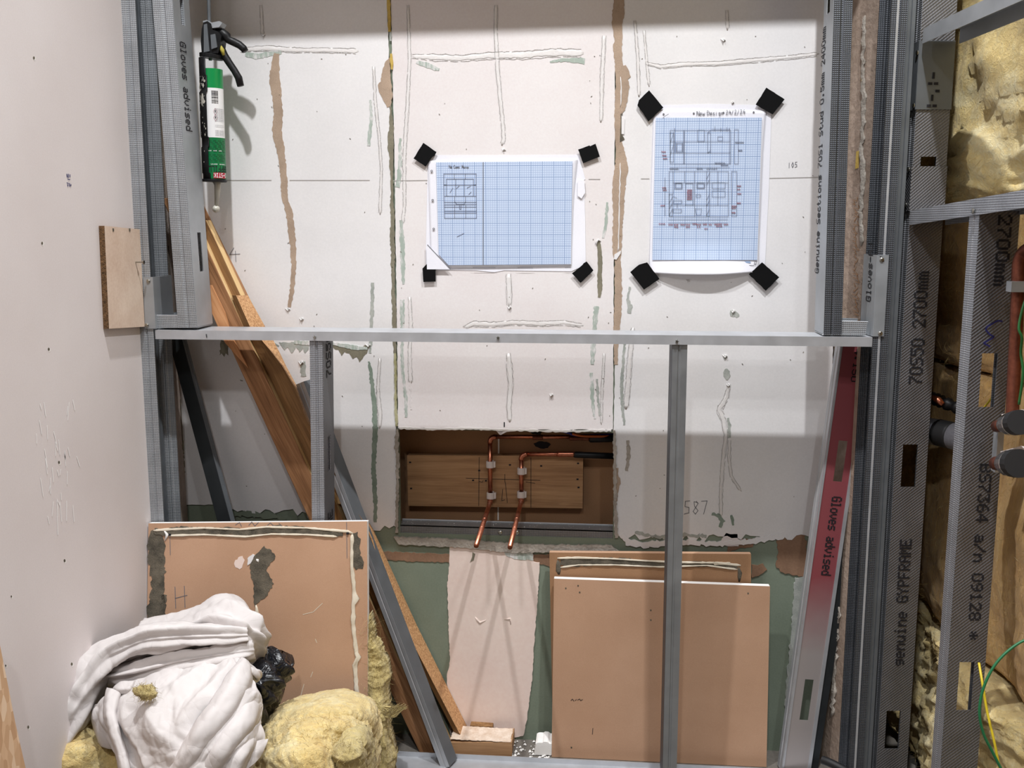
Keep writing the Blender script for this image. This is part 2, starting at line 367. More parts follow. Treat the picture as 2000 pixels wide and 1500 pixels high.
def write(s, x, y, sz, slope=0.0, adv=.95):
    out = []; k = sz/6.0
    for ch in s:
        for ln in HW.get(ch, []): out.append([(x+px*k, y+py*k + slope*px*k) for px, py in ln])
        x += k*(3.9 if ch != ' ' else 2.6)*adv; y += slope*k*3.9
    return out
# dot-matrix print, 5 x 7
DM = {'G':[14,17,16,23,17,17,15],'l':[12,4,4,4,4,4,14],'o':[0,0,14,17,17,17,14],'v':[0,0,17,17,17,10,4],'e':[0,0,14,17,31,16,14],'s':[0,0,15,16,14,1,30],'a':[0,0,14,1,15,17,15],
 'd':[1,1,13,19,17,17,15],'i':[4,0,12,4,4,4,14],'7':[31,1,2,4,8,8,8],'0':[14,17,17,17,17,17,14],'S':[15,16,16,14,1,1,30],'5':[31,16,30,1,1,17,14],'2':[14,17,1,2,4,8,31],'m':[0,0,26,21,21,21,21],
 'g':[0,0,15,17,15,1,14],'n':[0,0,22,25,17,17,17],'u':[0,0,17,17,17,19,13],'Y':[17,17,10,4,4,4,4],'P':[30,17,17,30,16,16,16],'F':[31,16,16,30,16,16,16],'R':[30,17,17,30,20,18,17],'A':[14,17,17,31,17,17,17],
 'M':[17,27,21,21,17,17,17],'E':[31,16,16,30,16,16,31],'B':[30,17,17,30,17,17,30],'3':[31,2,4,2,1,17,14],'6':[6,8,16,30,17,17,14],'4':[2,6,10,18,31,2,2],'/':[1,1,2,4,8,16,16],'9':[14,17,17,15,1,2,12],
 '1':[4,12,4,4,4,4,14],'8':[14,17,17,14,17,17,14],'*':[0,4,21,14,21,4,0],'-':[0,0,0,31,0,0,0],'.':[0,0,0,0,0,12,12],':':[0,12,12,0,12,12,0],'t':[8,8,28,8,8,9,6],'c':[0,0,14,16,16,17,14],
 'I':[14,4,4,4,4,4,14],'L':[16,16,16,16,16,16,31],'O':[14,17,17,17,17,17,14],'T':[31,4,4,4,4,4,4],'K':[17,18,20,24,20,18,17],'W':[17,17,17,21,21,21,10],'r':[0,0,22,25,16,16,16],' ':[0]*7}
def dots(s, f, ca, cb, gap=.0):                          # f(a, b): a along the writing, b upwards -> point
    mb = MB(); a0 = 0
    for ch in s:
        for r, bits in enumerate(DM[ch]):
            c = 0
            while c < 5:
                if bits >> (4-c) & 1:
                    e = c
                    while e < 5 and bits >> (4-e) & 1: e += 1
                    x0, x1 = a0+(c-.08)*ca, a0+(e+.08-gap)*ca; y1 = (7-r+.08)*cb; y0 = (6-r-.08)*cb
                    mb.add([f(x0, y0), f(x1, y0), f(x1, y1), f(x0, y1)], [[0, 1, 2, 3]]); c = e
                else: c += 1
        a0 += 6*ca
    return mb
# ------------------------------------------------------------------ pressed steel sections
def frame_of(bot, top, depth_dir):
    z = (Vector(top)-Vector(bot)).normalized(); v = Vector(depth_dir); v = (v - z*v.dot(z)).normalized(); u = v.cross(z).normalized()
    return Matrix(((u.x, v.x, z.x, bot[0]), (u.y, v.y, z.y, bot[1]), (u.z, v.z, z.z, bot[2]), (0, 0, 0, 1)))
def section(name, label, cat, bot, top, depth_dir=(0, 1, 0), sgn=1, fl=.033, dp=.07, lip=.006, slots=(), groove=True,
            flange_mat='m_grid', web_mat='m_plain', text=(), group=None, slot_v=(.026, .048), web_groove=False):
    """C section. Local x: flange direction (sgn), y: depth, z: length. The web is at x = 0, the front flange at y = 0."""
    H = (Vector(top)-Vector(bot)).length
    e = thing(name, label, cat, bot, group); mx = frame_of(bot, top, depth_dir)
    e.matrix_world = mx
    def strip_of(poly, z0=0, z1=H):
        n = len(poly); return [(a, b, z0) for a, b in poly] + [(a, b, z1) for a, b in poly], [[i, i+1, n+i+1, n+i] for i in range(n-1)]
    g = .0014
    if groove: line = [(0, 0), (fl*.36, 0), (fl*.42, g), (fl*.52, g), (fl*.58, 0), (fl, 0)]
    else: line = [(0, 0), (fl, 0)]
    fr = [(sgn*a, b) for a, b in line] + ([(sgn*fl, lip)] if lip else [])
    bk = [(sgn*a, dp-b) for a, b in line] + ([(sgn*fl, dp-lip)] if lip else [])
    fo = MB(); fo.add(*strip_of(fr)); fo.add(*strip_of(bk)); o = fo.build('flange', M[flange_mat], e, local=True); solidify(o, .0011)
    vs_ = [0, slot_v[0], slot_v[1], dp] if slots else [0, dp/3, dp*2/3, dp]; zs = [0]; cut = []
    for a, b in sorted(slots): zs += [a, b]; cut.append((a, b))
    zs.append(H); wb = MB()
    for zi in range(len(zs)-1):
        for vi in range(3):
            if vi == 1 and zi % 2 == 1: continue
            wb.add([(0, vs_[vi], zs[zi]), (0, vs_[vi+1], zs[zi]), (0, vs_[vi+1], zs[zi+1]), (0, vs_[vi], zs[zi+1])], [[0, 1, 2, 3]])
    bmw = wb.build('web', M[web_mat], e, local=True)
    bm = bmesh.new(); bm.from_mesh(bmw.data); bmesh.ops.remove_doubles(bm, verts=bm.verts, dist=1e-5)
    cs = [v for v in bm.verts if any(abs(v.co.z-a) < 1e-5 or abs(v.co.z-b) < 1e-5 for a, b in cut) and abs(v.co.y-dp/2) < dp*.4]
    bm.to_mesh(bmw.data); bm.free(); solidify(bmw, .0011)
    for (s, v0, z0, up, ca, cb, mt) in text:             # up: reading upwards (+1) or downwards (-1) ; v0 baseline in depth
        vr = 1 if sgn < 0 else -1                         # image-right in depth
        if cat == 'ladder stud': vr = 1
        d = -vr if up > 0 else vr
        side = -sgn*.0012
        dots(s, lambda a, b: Vector((side, v0 + d*b, z0 + up*a)), ca, cb).build('printed_lettering', M[mt], bmw, local=True)
    return e, mx, H
def channel_along(name, label, a, b, up, fl=.017, dp=.072, mat='m_bright', out=(0, -1, 0), group=None, origin=None):
    """Track from a to b (front top edge), web in the plane spanned by a-b and the depth, flanges pointing along -up."""
    a, b, up, out = Vector(a), Vector(b), Vector(up).normalized(), Vector(out).normalized()
    t = MB(); pr = [a - up*fl, a, a - out*dp, a - out*dp - up*fl]; d = b-a
    t.add([p for p in pr] + [p+d for p in pr], [[i, i+1, 5+i, 4+i] for i in range(3)])
    e = thing(name, label, 'metal track', origin if origin is not None else a, group)
    o = t.build('track_body', M[mat], e); solidify(o, .0012); return e
def screw_head(parent, p, n, r=.0042):
    n = Vector(n).normalized(); p = Vector(p); mb = MB()
    mb.tube([p, p+n*.0012, p+n*.0022], [r, r, r*.5], 10); mb.build('screw', M['screw'], parent, smooth=False)
def sheet(name, polys, mat, parent, t=.0012):
    mb = MB()
    for q in polys: mb.add(q, [list(range(len(q)))])
    o = mb.build(name, M[mat], parent); solidify(o, t); return o
# ------------------------------------------------------------------ lofted soft things
def loft(rows, nu, nv, disp=None, back=None):
    """rows of control points -> smooth grid; disp(p, n, s, t) -> new point; back: vector, closes a solid behind it."""
    rr = [[Vector(p) for p in r] for r in rows]; g = []
    for i in range(nv):
        tv = i/(nv-1); col = []
        for j in range(nu):
            tu = j/(nu-1); col.append(cr([cr(r, tu) for r in rr], tv))
        g.append(col)
    if disp:
        out = []
        for i in range(nv):
            row = []
            for j in range(nu):
                a = g[i][min(j+1, nu-1)]-g[i][max(j-1, 0)]; b = g[min(i+1, nv-1)][j]-g[max(i-1, 0)][j]; n = a.cross(b)
                n = n.normalized() if n.length > 1e-12 else Vector((0, -1, 0))
                if n.dot(EYE-g[i][j]) < 0: n = -n
                row.append(disp(g[i][j], n, j/(nu-1), i/(nv-1)))
            out.append(row)
        g = out
    v = [p for r in g for p in r]; f = [[i*nu+j, i*nu+j+1, (i+1)*nu+j+1, (i+1)*nu+j] for i in range(nv-1) for j in range(nu-1)]
    if back is not None:
        N = len(v); bv = Vector(back); ring = [j for j in range(nu)] + [i*nu+nu-1 for i in range(1, nv)] + [(nv-1)*nu+j for j in range(nu-2, -1, -1)] + [i*nu for i in range(nv-2, 0, -1)]
        v += [p+bv for p in v]; f += [[i+N for i in q][::-1] for q in f[:]]
        f += [[ring[k], ring[(k+1) % len(ring)], ring[(k+1) % len(ring)]+N, ring[k]+N] for k in range(len(ring))]
    return v, f
def fibres(v, n_f, length, seed, mat, parent, wd=.0005, bias=Vector((0, -.3, .2)), name='loose_fibres'):
    rnd = random.Random(seed); mb = MB()
    for _ in range(n_f):
        p = v[rnd.randrange(len(v))].copy(); d = (Vector((rnd.gauss(0, 1), rnd.gauss(0, .6), rnd.gauss(0, 1))).normalized() + bias).normalized()
        sd = d.cross(Vector((0, 1, 0.2))).normalized()*wd; pts = [p - d*.004]
        L = length*rnd.uniform(.4, 1.3)
        for k in range(4): d = (d + Vector((rnd.gauss(0, .35), rnd.gauss(0, .2), rnd.gauss(0, .35)))).normalized(); pts.append(pts[-1]+d*L/4)
        b = []
        for i, q in enumerate(pts): b += [q-sd*(1-i/4.5), q+sd*(1-i/4.5)]
        mb.add(b, [[2*i, 2*i+1, 2*i+3, 2*i+2] for i in range(4)])
    o = mb.build(name, mat, parent); o['kind'] = 'stuff'; return o
def fbm(p, s, o=4, seed=0.0): return noise.fractal(Vector(p)*s + Vector((seed, seed*1.7, -seed)), 1.0, 2.0, o)
def ridge(p, s, seed=0.0): return 1-abs(noise.noise(Vector(p)*s + Vector((seed, -seed, seed*.5))))*2
# ================================================================== SETTING
XL = X(262, 445, -0.16).x                                # face of the left wall
XPR = X(1751, 380, -0.16).x                              # right side of the right post
XB1 = X(1631, 600, 0).x                                  # right end of the back wall
def struct(name, mb, mat, parent=None, origin=(0, 0, 0), **k):
    o = mb.build(name, mat, parent, origin=None if parent else origin, **k)
    if not parent: o['kind'] = 'structure'
    return o
struct('floor', MB().box((-1.6, -3.6, -.05), (1.8, 1.1, 0)), mottled('dusty_concrete', (100, 94, 88), (126, 120, 112), 6, 150, .9, .3, .002))
struct('ceiling', MB().box((-1.6, -3.6, 2.5), (1.8, 1.1, 2.55)), mottled('bare_ceiling', (140, 134, 130), (160, 154, 150), 5, 120))
wl = struct('wall_left', MB().box((XL-.0125, -3.6, 0), (XL, -.1605, 2.5)), M['left_board'])
struct('wall_left_outer', MB().box((XL-.09, -3.6, 0), (XL-.014, .1, 2.5)), M['kraft_dim'])
rt = struct('wall_left_return', MB().box((XL-.0125, -.0875, 0), (XL-.001, .012, 2.5)), mottled('old_wall_plaster', (150, 136, 126), (182, 168, 158), 8, 120, .9, .4, .002))
struct('wall_light_stop', MB().box((-1.6, 1.0, 0), (1.8, 1.05, 2.5)), M['blackmatt'])  # unseen black wall added to keep ambient light out behind the partition
struct('wall_right', MB().box((1.25, -3.6, 0), (1.3, 1.0, 2.5)), M['kraft_dim'])
# small fixing holes and marks in the left wall
PL = Plane((XL, 0, 0), (1, 0, 0))
for i, (px, py) in enumerate([(66,113),(82,475),(95,682),(115,903),(126,1095),(140,1297),(55,1420),(11,1300),(22,1165)]):
    r = 2.6 if i < 7 else 1.8
    patch('screw_hole', [(px+r*.7*math.cos(a*PI/4), py+r*1.2*math.sin(a*PI/4)) for a in range(8)], M['soot'], wl, PL, .0004)
    patch('hole_rim', [(px+1.2+(r+1.4)*.6*math.cos(a*PI/4), py+1.2+(r+1.6)*math.sin(a*PI/4)) for a in range(8)], M['gypsum'], wl, PL, .0002)
pen('marker_ticks', [[(130,340),(131,346)],[(133,340),(133,347)],[(136,341),(136,346)],[(132,350),(136,351)],[(130,357),(133,358)],[(132,360),(132,364)],[(135,358),(136,364)],[(138,360),(138,363)]], M['blueink'], wl, PL, 1.4)
rnd = random.Random(3); sc = []
for _ in range(34):
    x = rnd.gauss(112, 18); y = rnd.uniform(770, 1010); sc.append([(x, y), (x+rnd.uniform(-3, 6), y+rnd.uniform(10, 40))])
pen('white_scuffs', sc, mottled('scuff_white', (244, 241, 240), (248, 246, 245), 20), wl, PL, 1.3)

# ------------------------------------------------------------------ back wall: green board shell with the service opening
h0, h1 = X(778, 838, 0), X(1197, 1052, 0)
wb = MB()
x0, x1, T = XL-.02, XB1, .0125
wb.box((x0, 0, 0), (h0.x, T, 2.5)); wb.box((h1.x, 0, 0), (x1, T, 2.5)); wb.box((h0.x, 0, h0.z), (h1.x, T, 2.5)); wb.box((h0.x, 0, 0), (h1.x, T, h1.z))
WB = struct('wall_back', wb, M['green'])
patch('cavity_back_board', [(640, 700), (1330, 700), (1330, 1140), (640, 1140)], M['kraft_dim'], WB, planeY(.086), .0125, -.0125)
mb = MB(); mb.box((x0, .1, 0), (x1+.02, .112, 2.5)); mb.box((x1-.005, T, 0), (x1+.02, .1, 2.5)); mb.build('partition_rear', M['kraft_dim'], WB)
# white skimmed boards, 3 mm proud of the green ones
rag = lambda xs, y, a, s: [(x, y + random.Random(s*100+i).uniform(-a, a)) for i, x in enumerate(xs)]
lb = [(300,-260),(756,-260),(757,0),(766,300),(770,560),(772,700),(774,835),(776,1030)] + rag(range(770, 716, -9), 1030, 6, 1) + rag(range(712, 600, -10), 1010, 4, 2) + rag(range(600, 430, -9), 1000, 7, 3) + [(425,985),(345,985)]
patch('plasterboard', lb, M['skim'], WB, WALL, .003, 0, .8, 8, 5, M['gypsum'])
mbp = [(764,-260),(1203,-260),(1202,0),(1200,400),(1198,640),(1197,838)] + rag(range(1190, 1010, -12), 839, 1.5, 4) + [(1003,842),(990,843),(978,849),(970,840)] + rag(range(960, 785, -12), 836, 1.5, 5) + [(778,836),(776,640),(771,300),(764,0)]
patch('plasterboard', mbp, M['skim_pink'], WB, WALL, .003, 0, .7, 8, 6, M['gypsum'])
rb = [(1217,-260),(1634,-260),(1632,0),(1629,400),(1626,700),(1612,1045)] + rag(range(1600, 1210, -9), 1050, 8, 6) + [(1200,1035),(1198,840),(1203,640),(1206,300),(1217,0)]
patch('plasterboard', rb, M['skim'], WB, WALL, .003, 0, .8, 8, 7, M['gypsum'])
SK = planeY(-.003)
# gaps and torn paper between and on the boards
patch('torn_paper', [(761,112),(753,120),(745,146),(744,159),(738,166),(740,179),(748,195),(756,210),(762,208),(767,187),(765,166),(763,146),(762,130)], M['torn'], WB, SK, .0006, 0, 1.0, 4, 11)
strip('yellow_foam_strip', [(759,-30,7),(760,30,6),(761,62,5)], M['foam'], WB, SK, .002, 0, .8, 5, 12)
strip('yellow_foam_strip', [(764,105,4),(765,120,6),(766,136,3)], M['foam'], WB, SK, .002, 0, .5, 4, 13)
strip('dark_gap', [(757,-20,3),(758,30,3),(759,60,2)], M['soot'], WB, SK, .0006, 0, .5, 5, 14)
strip('grey_filler', [(762,60,3),(763,70,5),(763,80,4)], M['greypaint'], WB, SK, .0006)
strip('adhesive_seam', [(762,208,4),(763,224,4),(764,234,7),(765,250,10),(763,268,12),(763,285,12),(764,298,9),(765,310,7),(764,325,8),(765,340,6),(765,360,5),(766,380,5),(765,400,8),(767,420,7),(766,450,8),(766,470,9),(768,490,8),(767,520,7),(768,550,6),(768,577,7),(770,600,8),(770,625,9),(770,645,8),(771,690,5)], M['olive'], WB, SK, .0006, 0, 1.2, 4, 15)
strip('yellow_foam_strip', [(772,690,4),(773,720,5),(773,750,4),(773,790,5),(775,832,5)], mottled('foam_greenish', (150, 146, 104), (184, 180, 146), 60, 300), WB, SK, .002, 0, 1, 4, 16)
strip('torn_edge', [(776,838,5),(775,870,9),(777,900,6),(777,940,5),(776,1000,5),(775,1040,6)], M['cement'], WB, SK, .003, 0, 1.6, 4, 17)
strip('torn_paper_streak', [(541,104,10),(539,115,13),(536,148,20),(538,165,21),(542,200,17),(544,225,18),(541,250,19),(542,265,19),(546,280,17),(550,305,14),(553,330,13),(555,360,13),(556,385,12),(558,395,11),(565,415,13),(568,440,13),(571,465,13),(573,490,11),(574,520,9),(572,550,9),(569,575,8),(565,600,6)], M['torn'], WB, SK, .0006, 0, 1.2, 4, 18)
strip('torn_paper_seam', [(1210,-30,20),(1209,5,20),(1207,30,24),(1205,48,20),(1208,75,16),(1206,95,17),(1209,125,15),(1210,160,15),(1208,200,14),(1207,240,14),(1208,275,12),(1211,290,16),(1213,310,22),(1214,330,26),(1210,350,26),(1208,380,24),(1208,410,21),(1206,450,19),(1205,490,17),(1206,508,11),(1207,530,14),(1208,560,14),(1207,590,15),(1206,620,14),(1204,645,11),(1203,680,8),(1203,712,8)], M['torn'], WB, SK, .0006, 0, 1.2, 4, 19)
patch('torn_paper', [(1214,128),(1222,127),(1229,140),(1232,150),(1226,155),(1230,170),(1226,195),(1221,215),(1215,222)], M['torn'], WB, SK, .0008, 0, 1, 4, 20)
patch('dark_chip', [(1212,222),(1216,222),(1214,262),(1220,272),(1211,278)], M['soot'], WB, SK, .0010, 0, .5, 5, 21)
patch('white_flake', [(1214,226),(1220,232),(1219,262),(1214,262)], M['skim'], WB, SK, .0016)
bead('white_crack', [(1212,150,2),(1213,180,3),(1212,210,2)], M['bead'], WB, SK, .001, .0008, 3)
bead('white_crack', [(1212,318,2),(1211,345,3),(1210,390,2),(1209,430,3),(1208,470,2),(1207,492,4)], M['bead'], WB, SK, .001, .0008, 4)
patch('torn_flap', [(1200,497),(1213,489),(1212,495),(1204,507),(1199,506)], M['skim'], WB, SK, .002)
strip('olive_streak', [(1169,470,6),(1170,482,8),(1172,510,9),(1171,540,9),(1172,565,9),(1170,581,5)], M['olive'], WB, SK, .0006, 0, .8, 4, 22)
bead('filler_curl', [(1165,480,3),(1164,474,4),(1169,468,4),(1173,472,3)], M['bead'], WB, SK, .003, 0, 5)
sm = [([(1165,598,9),(1162,630,9),(1160,650,8),(1158,690,9),(1157,712,6)],'oldgreen'), ([(1155,728,6),(1156,755,7),(1158,790,6),(1162,818,4)],'oldgreen'), ([(1166,740,4),(1168,780,5),(1172,812,5)],'greypaint'),
      ([(728,552,6),(727,600,7),(725,640,6),(723,690,5)],'greypaint'), ([(720,706,3),(724,722,7),(728,760,8),(732,800,10),(733,840,10),(731,875,9),(730,920,9),(733,975,8),(733,1020,6)],'greygreen2'),
      ([(786,585,8),(786,620,8),(786,645,6),(785,690,5),(787,730,6),(791,760,5),(793,785,6),(793,815,5)],'oldgreen'), ([(799,590,4),(801,640,4),(806,680,3),(801,720,3),(803,800,3)],'skim_pink'),
      ([(782,270,4),(781,320,7),(779,350,8),(776,366,10)],'oldgreen'), ([(783,430,6),(786,480,9),(787,520,8),(788,555,4)],'oldgreen'), ([(724,195,4),(725,235,6),(722,262,7),(720,285,6)],'oldgreen'), ([(1186,395,4),(1184,430,6),(1178,465,5)],'oldgreen'),
      ([(480,105,9),(500,110,12),(530,105,8),(550,102,6)],'oldgreen'), ([(813,122,4),(822,124,9),(836,128,11),(850,134,9),(858,136,5)],'oldgreen'), ([(1074,121,3),(1100,117,7),(1125,118,10),(1142,120,12)],'oldgreen'),
      ([(1230,560,4),(1226,585,6),(1231,600,10),(1229,612,7)],'greypaint'), ([(1221,645,4),(1218,700,5),(1214,750,6),(1216,800,6),(1219,830,4)],'greypaint'), ([(1226,860,6),(1228,890,8),(1224,920,6)],'cement'),
      ([(1428,606,4),(1431,612,14),(1440,616,10),(1444,616,3)],'greypaint'), ([(1418,720,4),(1419,726,13),(1420,734,14),(1420,742,3)],'greypaint'), ([(1414,695,5),(1418,700,7)],'greypaint'), ([(1422,816,4),(1425,830,7),(1424,845,7),(1425,855,5)],'greypaint'),
      ([(528,668,4),(545,676,3)],'greypaint'), ([(592,706,9),(592,720,10),(593,735,11)],'greypaint')]
M['greygreen2'] = mottled('dark_sage_smear', (120, 136, 122), (146, 158, 146), 40, 400, .85, .3, .001)
for i, (cl, k) in enumerate(sm): strip('filler_smear', cl, M[k], WB, SK, .0005, 0, 1.3, 4, 40+i)
for i, pl in enumerate([[(545,668),(604,668),(603,682),(596,690),(592,680),(585,688),(578,676),(570,690),(562,678),(556,684),(550,676)], [(648,671),(664,675),(700,681),(712,674),(722,676),(717,690),(702,707),(697,697),(689,701),(682,690),(673,687),(667,695),(661,683),(652,680)], [(432,664),(446,668),(446,694),(441,690),(438,697),(433,690),(429,694)]]):
    patch('torn_smear', pl, M['olive' if i else 'greypaint'], WB, SK, .0006, 0, 1.2, 4, 80+i)
strip('green_smear', [(650,671,6),(675,675,8),(700,680,8),(718,680,6)], M['oldgreen'], WB, SK, .0012, 0, 1, 4, 84)
strip('green_smear', [(575,668,6),(605,670,8)], M['oldgreen'], WB, SK, .0012, 0, 1, 4, 85)
# white relief lines of old adhesive under the paint
bd = [[(470,97,9),(520,94,11),(580,98,10),(640,98,9),(700,100,10)], [(806,110,8),(850,112,14),(900,114,12),(960,108,14),(1020,108,15),(1080,103,16),(1140,104,16)], [(905,640,5),(925,632,10),(960,634,10),(1000,630,9),(1060,632,10),(1100,630,9),(1140,636,7)],
      [(730,130,5),(733,200,6),(740,260,5),(745,330,5),(742,420,6)], [(797,10,5),(800,120,6),(796,200,7),(790,300,7),(790,400,6),(786,440,5)], [(969,10,6),(968,60,7),(972,140,8),(980,220,7),(984,270,8),(980,285,9)], [(993,535,9),(994,560,10),(995,590,11),(994,602,8)], [(993,690,8),(996,730,12),(998,750,10),(994,790,10),(995,825,8)],
      [(1262,123,5),(1290,130,8),(1340,125,8),(1400,124,9),(1470,118,9),(1540,112,8),(1600,105,7)], [(1240,40,5),(1246,120,6),(1248,190,6)], [(1258,60,4),(1264,130,5),(1268,170,5)], [(1180,70,7),(1176,150,8),(1174,240,6)], [(1424,750,6),(1419,775,10),(1405,800,12),(1414,825,10),(1418,850,8),(1412,900,8),(1408,960,7),(1408,1010,6)],
      [(1236,640,7),(1230,700,10),(1226,760,11),(1222,800,10)], [(1180,690,4),(1176,760,5),(1174,830,4)], [(1425,860,5),(1424,900,6),(1428,930,6),(1448,960,5)], [(800,580,6),(803,640,7),(800,690,7),(802,750,8)], [(742,700,5),(738,760,6),(742,810,9),(741,838,6)], [(510,10,6),(512,60,6),(514,72,8)], [(1420,20,6),(1421,60,7)]]
rnd = random.Random(44); ol = []
for cl in bd:
    for sd_ in (-.5, .5):
        cur = []
        for i in range(len(cl)-1):
            a, b = cl[i], cl[i+1]; n_ = max(2, int(math.hypot(b[0]-a[0], b[1]-a[1])/5)); dx, dy = b[0]-a[0], b[1]-a[1]; l_ = math.hypot(dx, dy) or 1
            for j in range(n_):
                t_ = j/n_; w_ = (a[2]+(b[2]-a[2])*t_)*rnd.uniform(.85, 1.15)
                cur.append((a[0]+dx*t_-dy/l_*w_*sd_+rnd.uniform(-.5, .5), a[1]+dy*t_+dx/l_*w_*sd_+rnd.uniform(-.5, .5)))
                if rnd.random() < .05 and len(cur) > 2: ol.append(cur); cur = []
        if len(cur) > 1: ol.append(cur)
pen('bead_outlines', ol, mottled('grey_outline', (168, 164, 160), (212, 209, 207), 60, 300), WB, SK, 1.0)  # thin grey lines drawn along both edges of each bead
for i, cl in enumerate(bd): bead('filler_bead', [(x_, y_, w_*.8) for x_, y_, w_ in cl], M['bead'], WB, SK, .0005, 0, 100+i)
# pencil lines, figures and dents
pen('pencil_line', [[(432,352),(530,352)],[(566,352),(722,352)],[(768,353),(835,352)],[(1150,350),(1172,350)],[(1252,349),(1268,349)],[(1503,348),(1598,346)]], M['pencil_faint'], WB, SK, 1.1)
pen('pencil_figure', [[(457,484),(449,497),(469,496)],[(460,490),(461,511)]], M['pencil'], WB, SK, 1.0)
pen('pencil_figure', write('105', 1540, 318, 10, -.1), M['pencil'], WB, SK, 1.0)
pen('pencil_figure', write('587', 1336, 978, 26, 0, 1.0), M['pencil'], WB, SK, 1.1)
pen('pencil_marks', [[(985,825),(985,833)]], M['ink'], WB, SK, 2.2)
rnd = random.Random(5); tk = []
for _ in range(120):
    x = rnd.uniform(440, 1600); y = rnd.uniform(70, 1000)
    if 775 < x < 1200 and y > 830: continue
    tk.append([(x, y), (x+rnd.uniform(-2, 2), y+rnd.uniform(-2, 2))])
pen('specks', tk, M['soot'], WB, SK, 1.2)
for i, (x, y, r) in enumerate([(563,604,5),(589,623,4),(515,68,4),(588,708,6),(1417,695,5),(1422,752,4),(1413,78,5),(1077,771,4),(1432,608,4),(720,674,5),(984,292,4),(995,600,5),(1430,200,3),(1344,548,3)]):
    bead('screw_scar', [(x-r,y-2,2),(x-r*.2,y+r*.6,4),(x+r*.4,y-r*.3,4),(x+r,y+2,2)], M['bead'], WB, SK, .004, 0, 200+i, 1.5)
    patch('dent', [(x-1.5,y-1),(x+1.5,y-2),(x+2,y+1),(x-1,y+2)], M['greypaint'], WB, SK, .0012)
# lower part of the wall
patch('brown_paper_band', [(732,1076),(778,1078),(880,1082),(880,1098),(800,1096),(735,1092)], M['brownband'], WB, WALL, .0012, 0, 1.2, 5, 31)
patch('brown_paper_band', [(1040,1082),(1076,1083),(1076,1108),(1042,1096)], M['brownband'], WB, WALL, .0012, 0, 1.2, 5, 32)
patch('filler_ledge', [(770,1047),(860,1050),(950,1057),(1050,1062),(1195,1064),(1212,1078),(1100,1076),(1000,1078),(900,1068),(780,1062)], M['cement'], WB, WALL, .006, 0, 1.5, 5, 33)
patch('pink_plaster', [(878,1064),(945,1066),(1040,1068),(1042,1096),(1054,1098),(1050,1170),(1043,1260),(1040,1320),(1030,1400),(1022,1436),(960,1448),(880,1440),(873,1320),(879,1290),(876,1200),(874,1140),(878,1100)], M['pinkplaster'], WB, WALL, .003, 0, .9, 4, 34)
patch('trowel_patch', [(985,1078),(1040,1080),(1042,1094),(1005,1092),(990,1086)], M['oldgreen'], WB, planeY(-.003), .0006, 0, 1.2, 4, 35)
patch('brown_dab', [(923,1078),(928,1082),(925,1094),(918,1098),(922,1088)], M['olive'], WB, planeY(-.003), .0006)
bead('trowel_ridge', [(928,1205,3),(938,1216,4),(950,1211,3)], M['pinkplaster'], WB, planeY(-.003), .002, 0, 9)
bead('trowel_ridge', [(985,1210,3),(996,1208,4),(998,1220,3)], M['pinkplaster'], WB, planeY(-.003), .002, 0, 10)
patch('white_filler_patch', [(1418,1040),(1440,1042),(1442,1066),(1420,1066),(1408,1056)], M['skim_pink'], WB, WALL, .003, 0, 2, 5, 36)
patch('brown_paper_band', [(1422,1052),(1472,1052),(1470,1068),(1440,1072),(1420,1078)], M['brownband'], WB, WALL, .0014, 0, 1.5, 5, 37)
patch('brown_paper_band', [(1516,1048),(1572,1038),(1580,1128),(1560,1126),(1530,1118),(1516,1108),(1520,1080)], M['brownband'], WB, WALL, .0018, 0, 2.5, 5, 38)
patch('brown_paper_band', [(1468,1102),(1480,1104),(1490,1100),(1498,1112),(1482,1124),(1468,1128)], M['brownband'], WB, WALL, .0018, 0, 1, 5, 39)
patch('filler_drip', [(1552,1128),(1582,1124),(1566,1280),(1550,1480),(1530,1480),(1534,1350),(1545,1220)], M['greypaint'], WB, WALL, .002, 0, 2, 6, 41)
strip('filler_drag', [(1215,1042,8),(1225,1058,14),(1260,1064,12),(1320,1056,10),(1400,1062,8),(1470,1056,9),(1530,1044,12)], M['skim'], WB, WALL, .004, 0, 2.5, 5, 42)
strip('dark_scrape', [(1240,1040,4),(1290,1050,6),(1340,1044,6),(1380,1048,7)], M['greypaint'], WB, SK, .0006, 0, 2.5, 4, 43)
strip('dark_scrape', [(1390,1004,5),(1405,1008,8),(1412,1018,10),(1406,1030,6)], M['greygreen2'], WB, SK, .0006, 0, 2, 4, 44)
strip('dark_scrape', [(1428,1006,4),(1431,1016,6),(1432,1026,4)], M['greygreen2'], WB, SK, .0006, 0, 1, 4, 45)
patch('torn_paper', [(1198,912),(1208,914),(1207,925),(1212,940),(1208,960),(1206,978),(1199,984)], M['torn'], WB, SK, .0006, 0, 1.2, 4, 46)
strip('green_smear', [(440,1000,7),(480,1004,10),(530,1008,10),(580,1014,8)], M['green'], WB, SK, .0006, 0, 3, 4, 47)
strip('torn_edge', [(1199,840,5),(1201,880,6),(1201,930,6),(1202,1000,7),(1204,1050,6)], M['cement'], WB, SK, .002, 0, 1.6, 4, 48)
strip('broken_lip', [(780,836,4),(850,838,4),(920,837,4),(1000,840,3),(1100,842,4),(1194,841,4)], M['gypsum'], WB, SK, .0012, 0, 1.2, 5, 49)
patch('hanging_paper', [(966,838),(989,838),(983,843),(976,849),(970,842)], M['pinkplaster'], WB, planeY(-.002), .001, 0, .3, 6, 50)
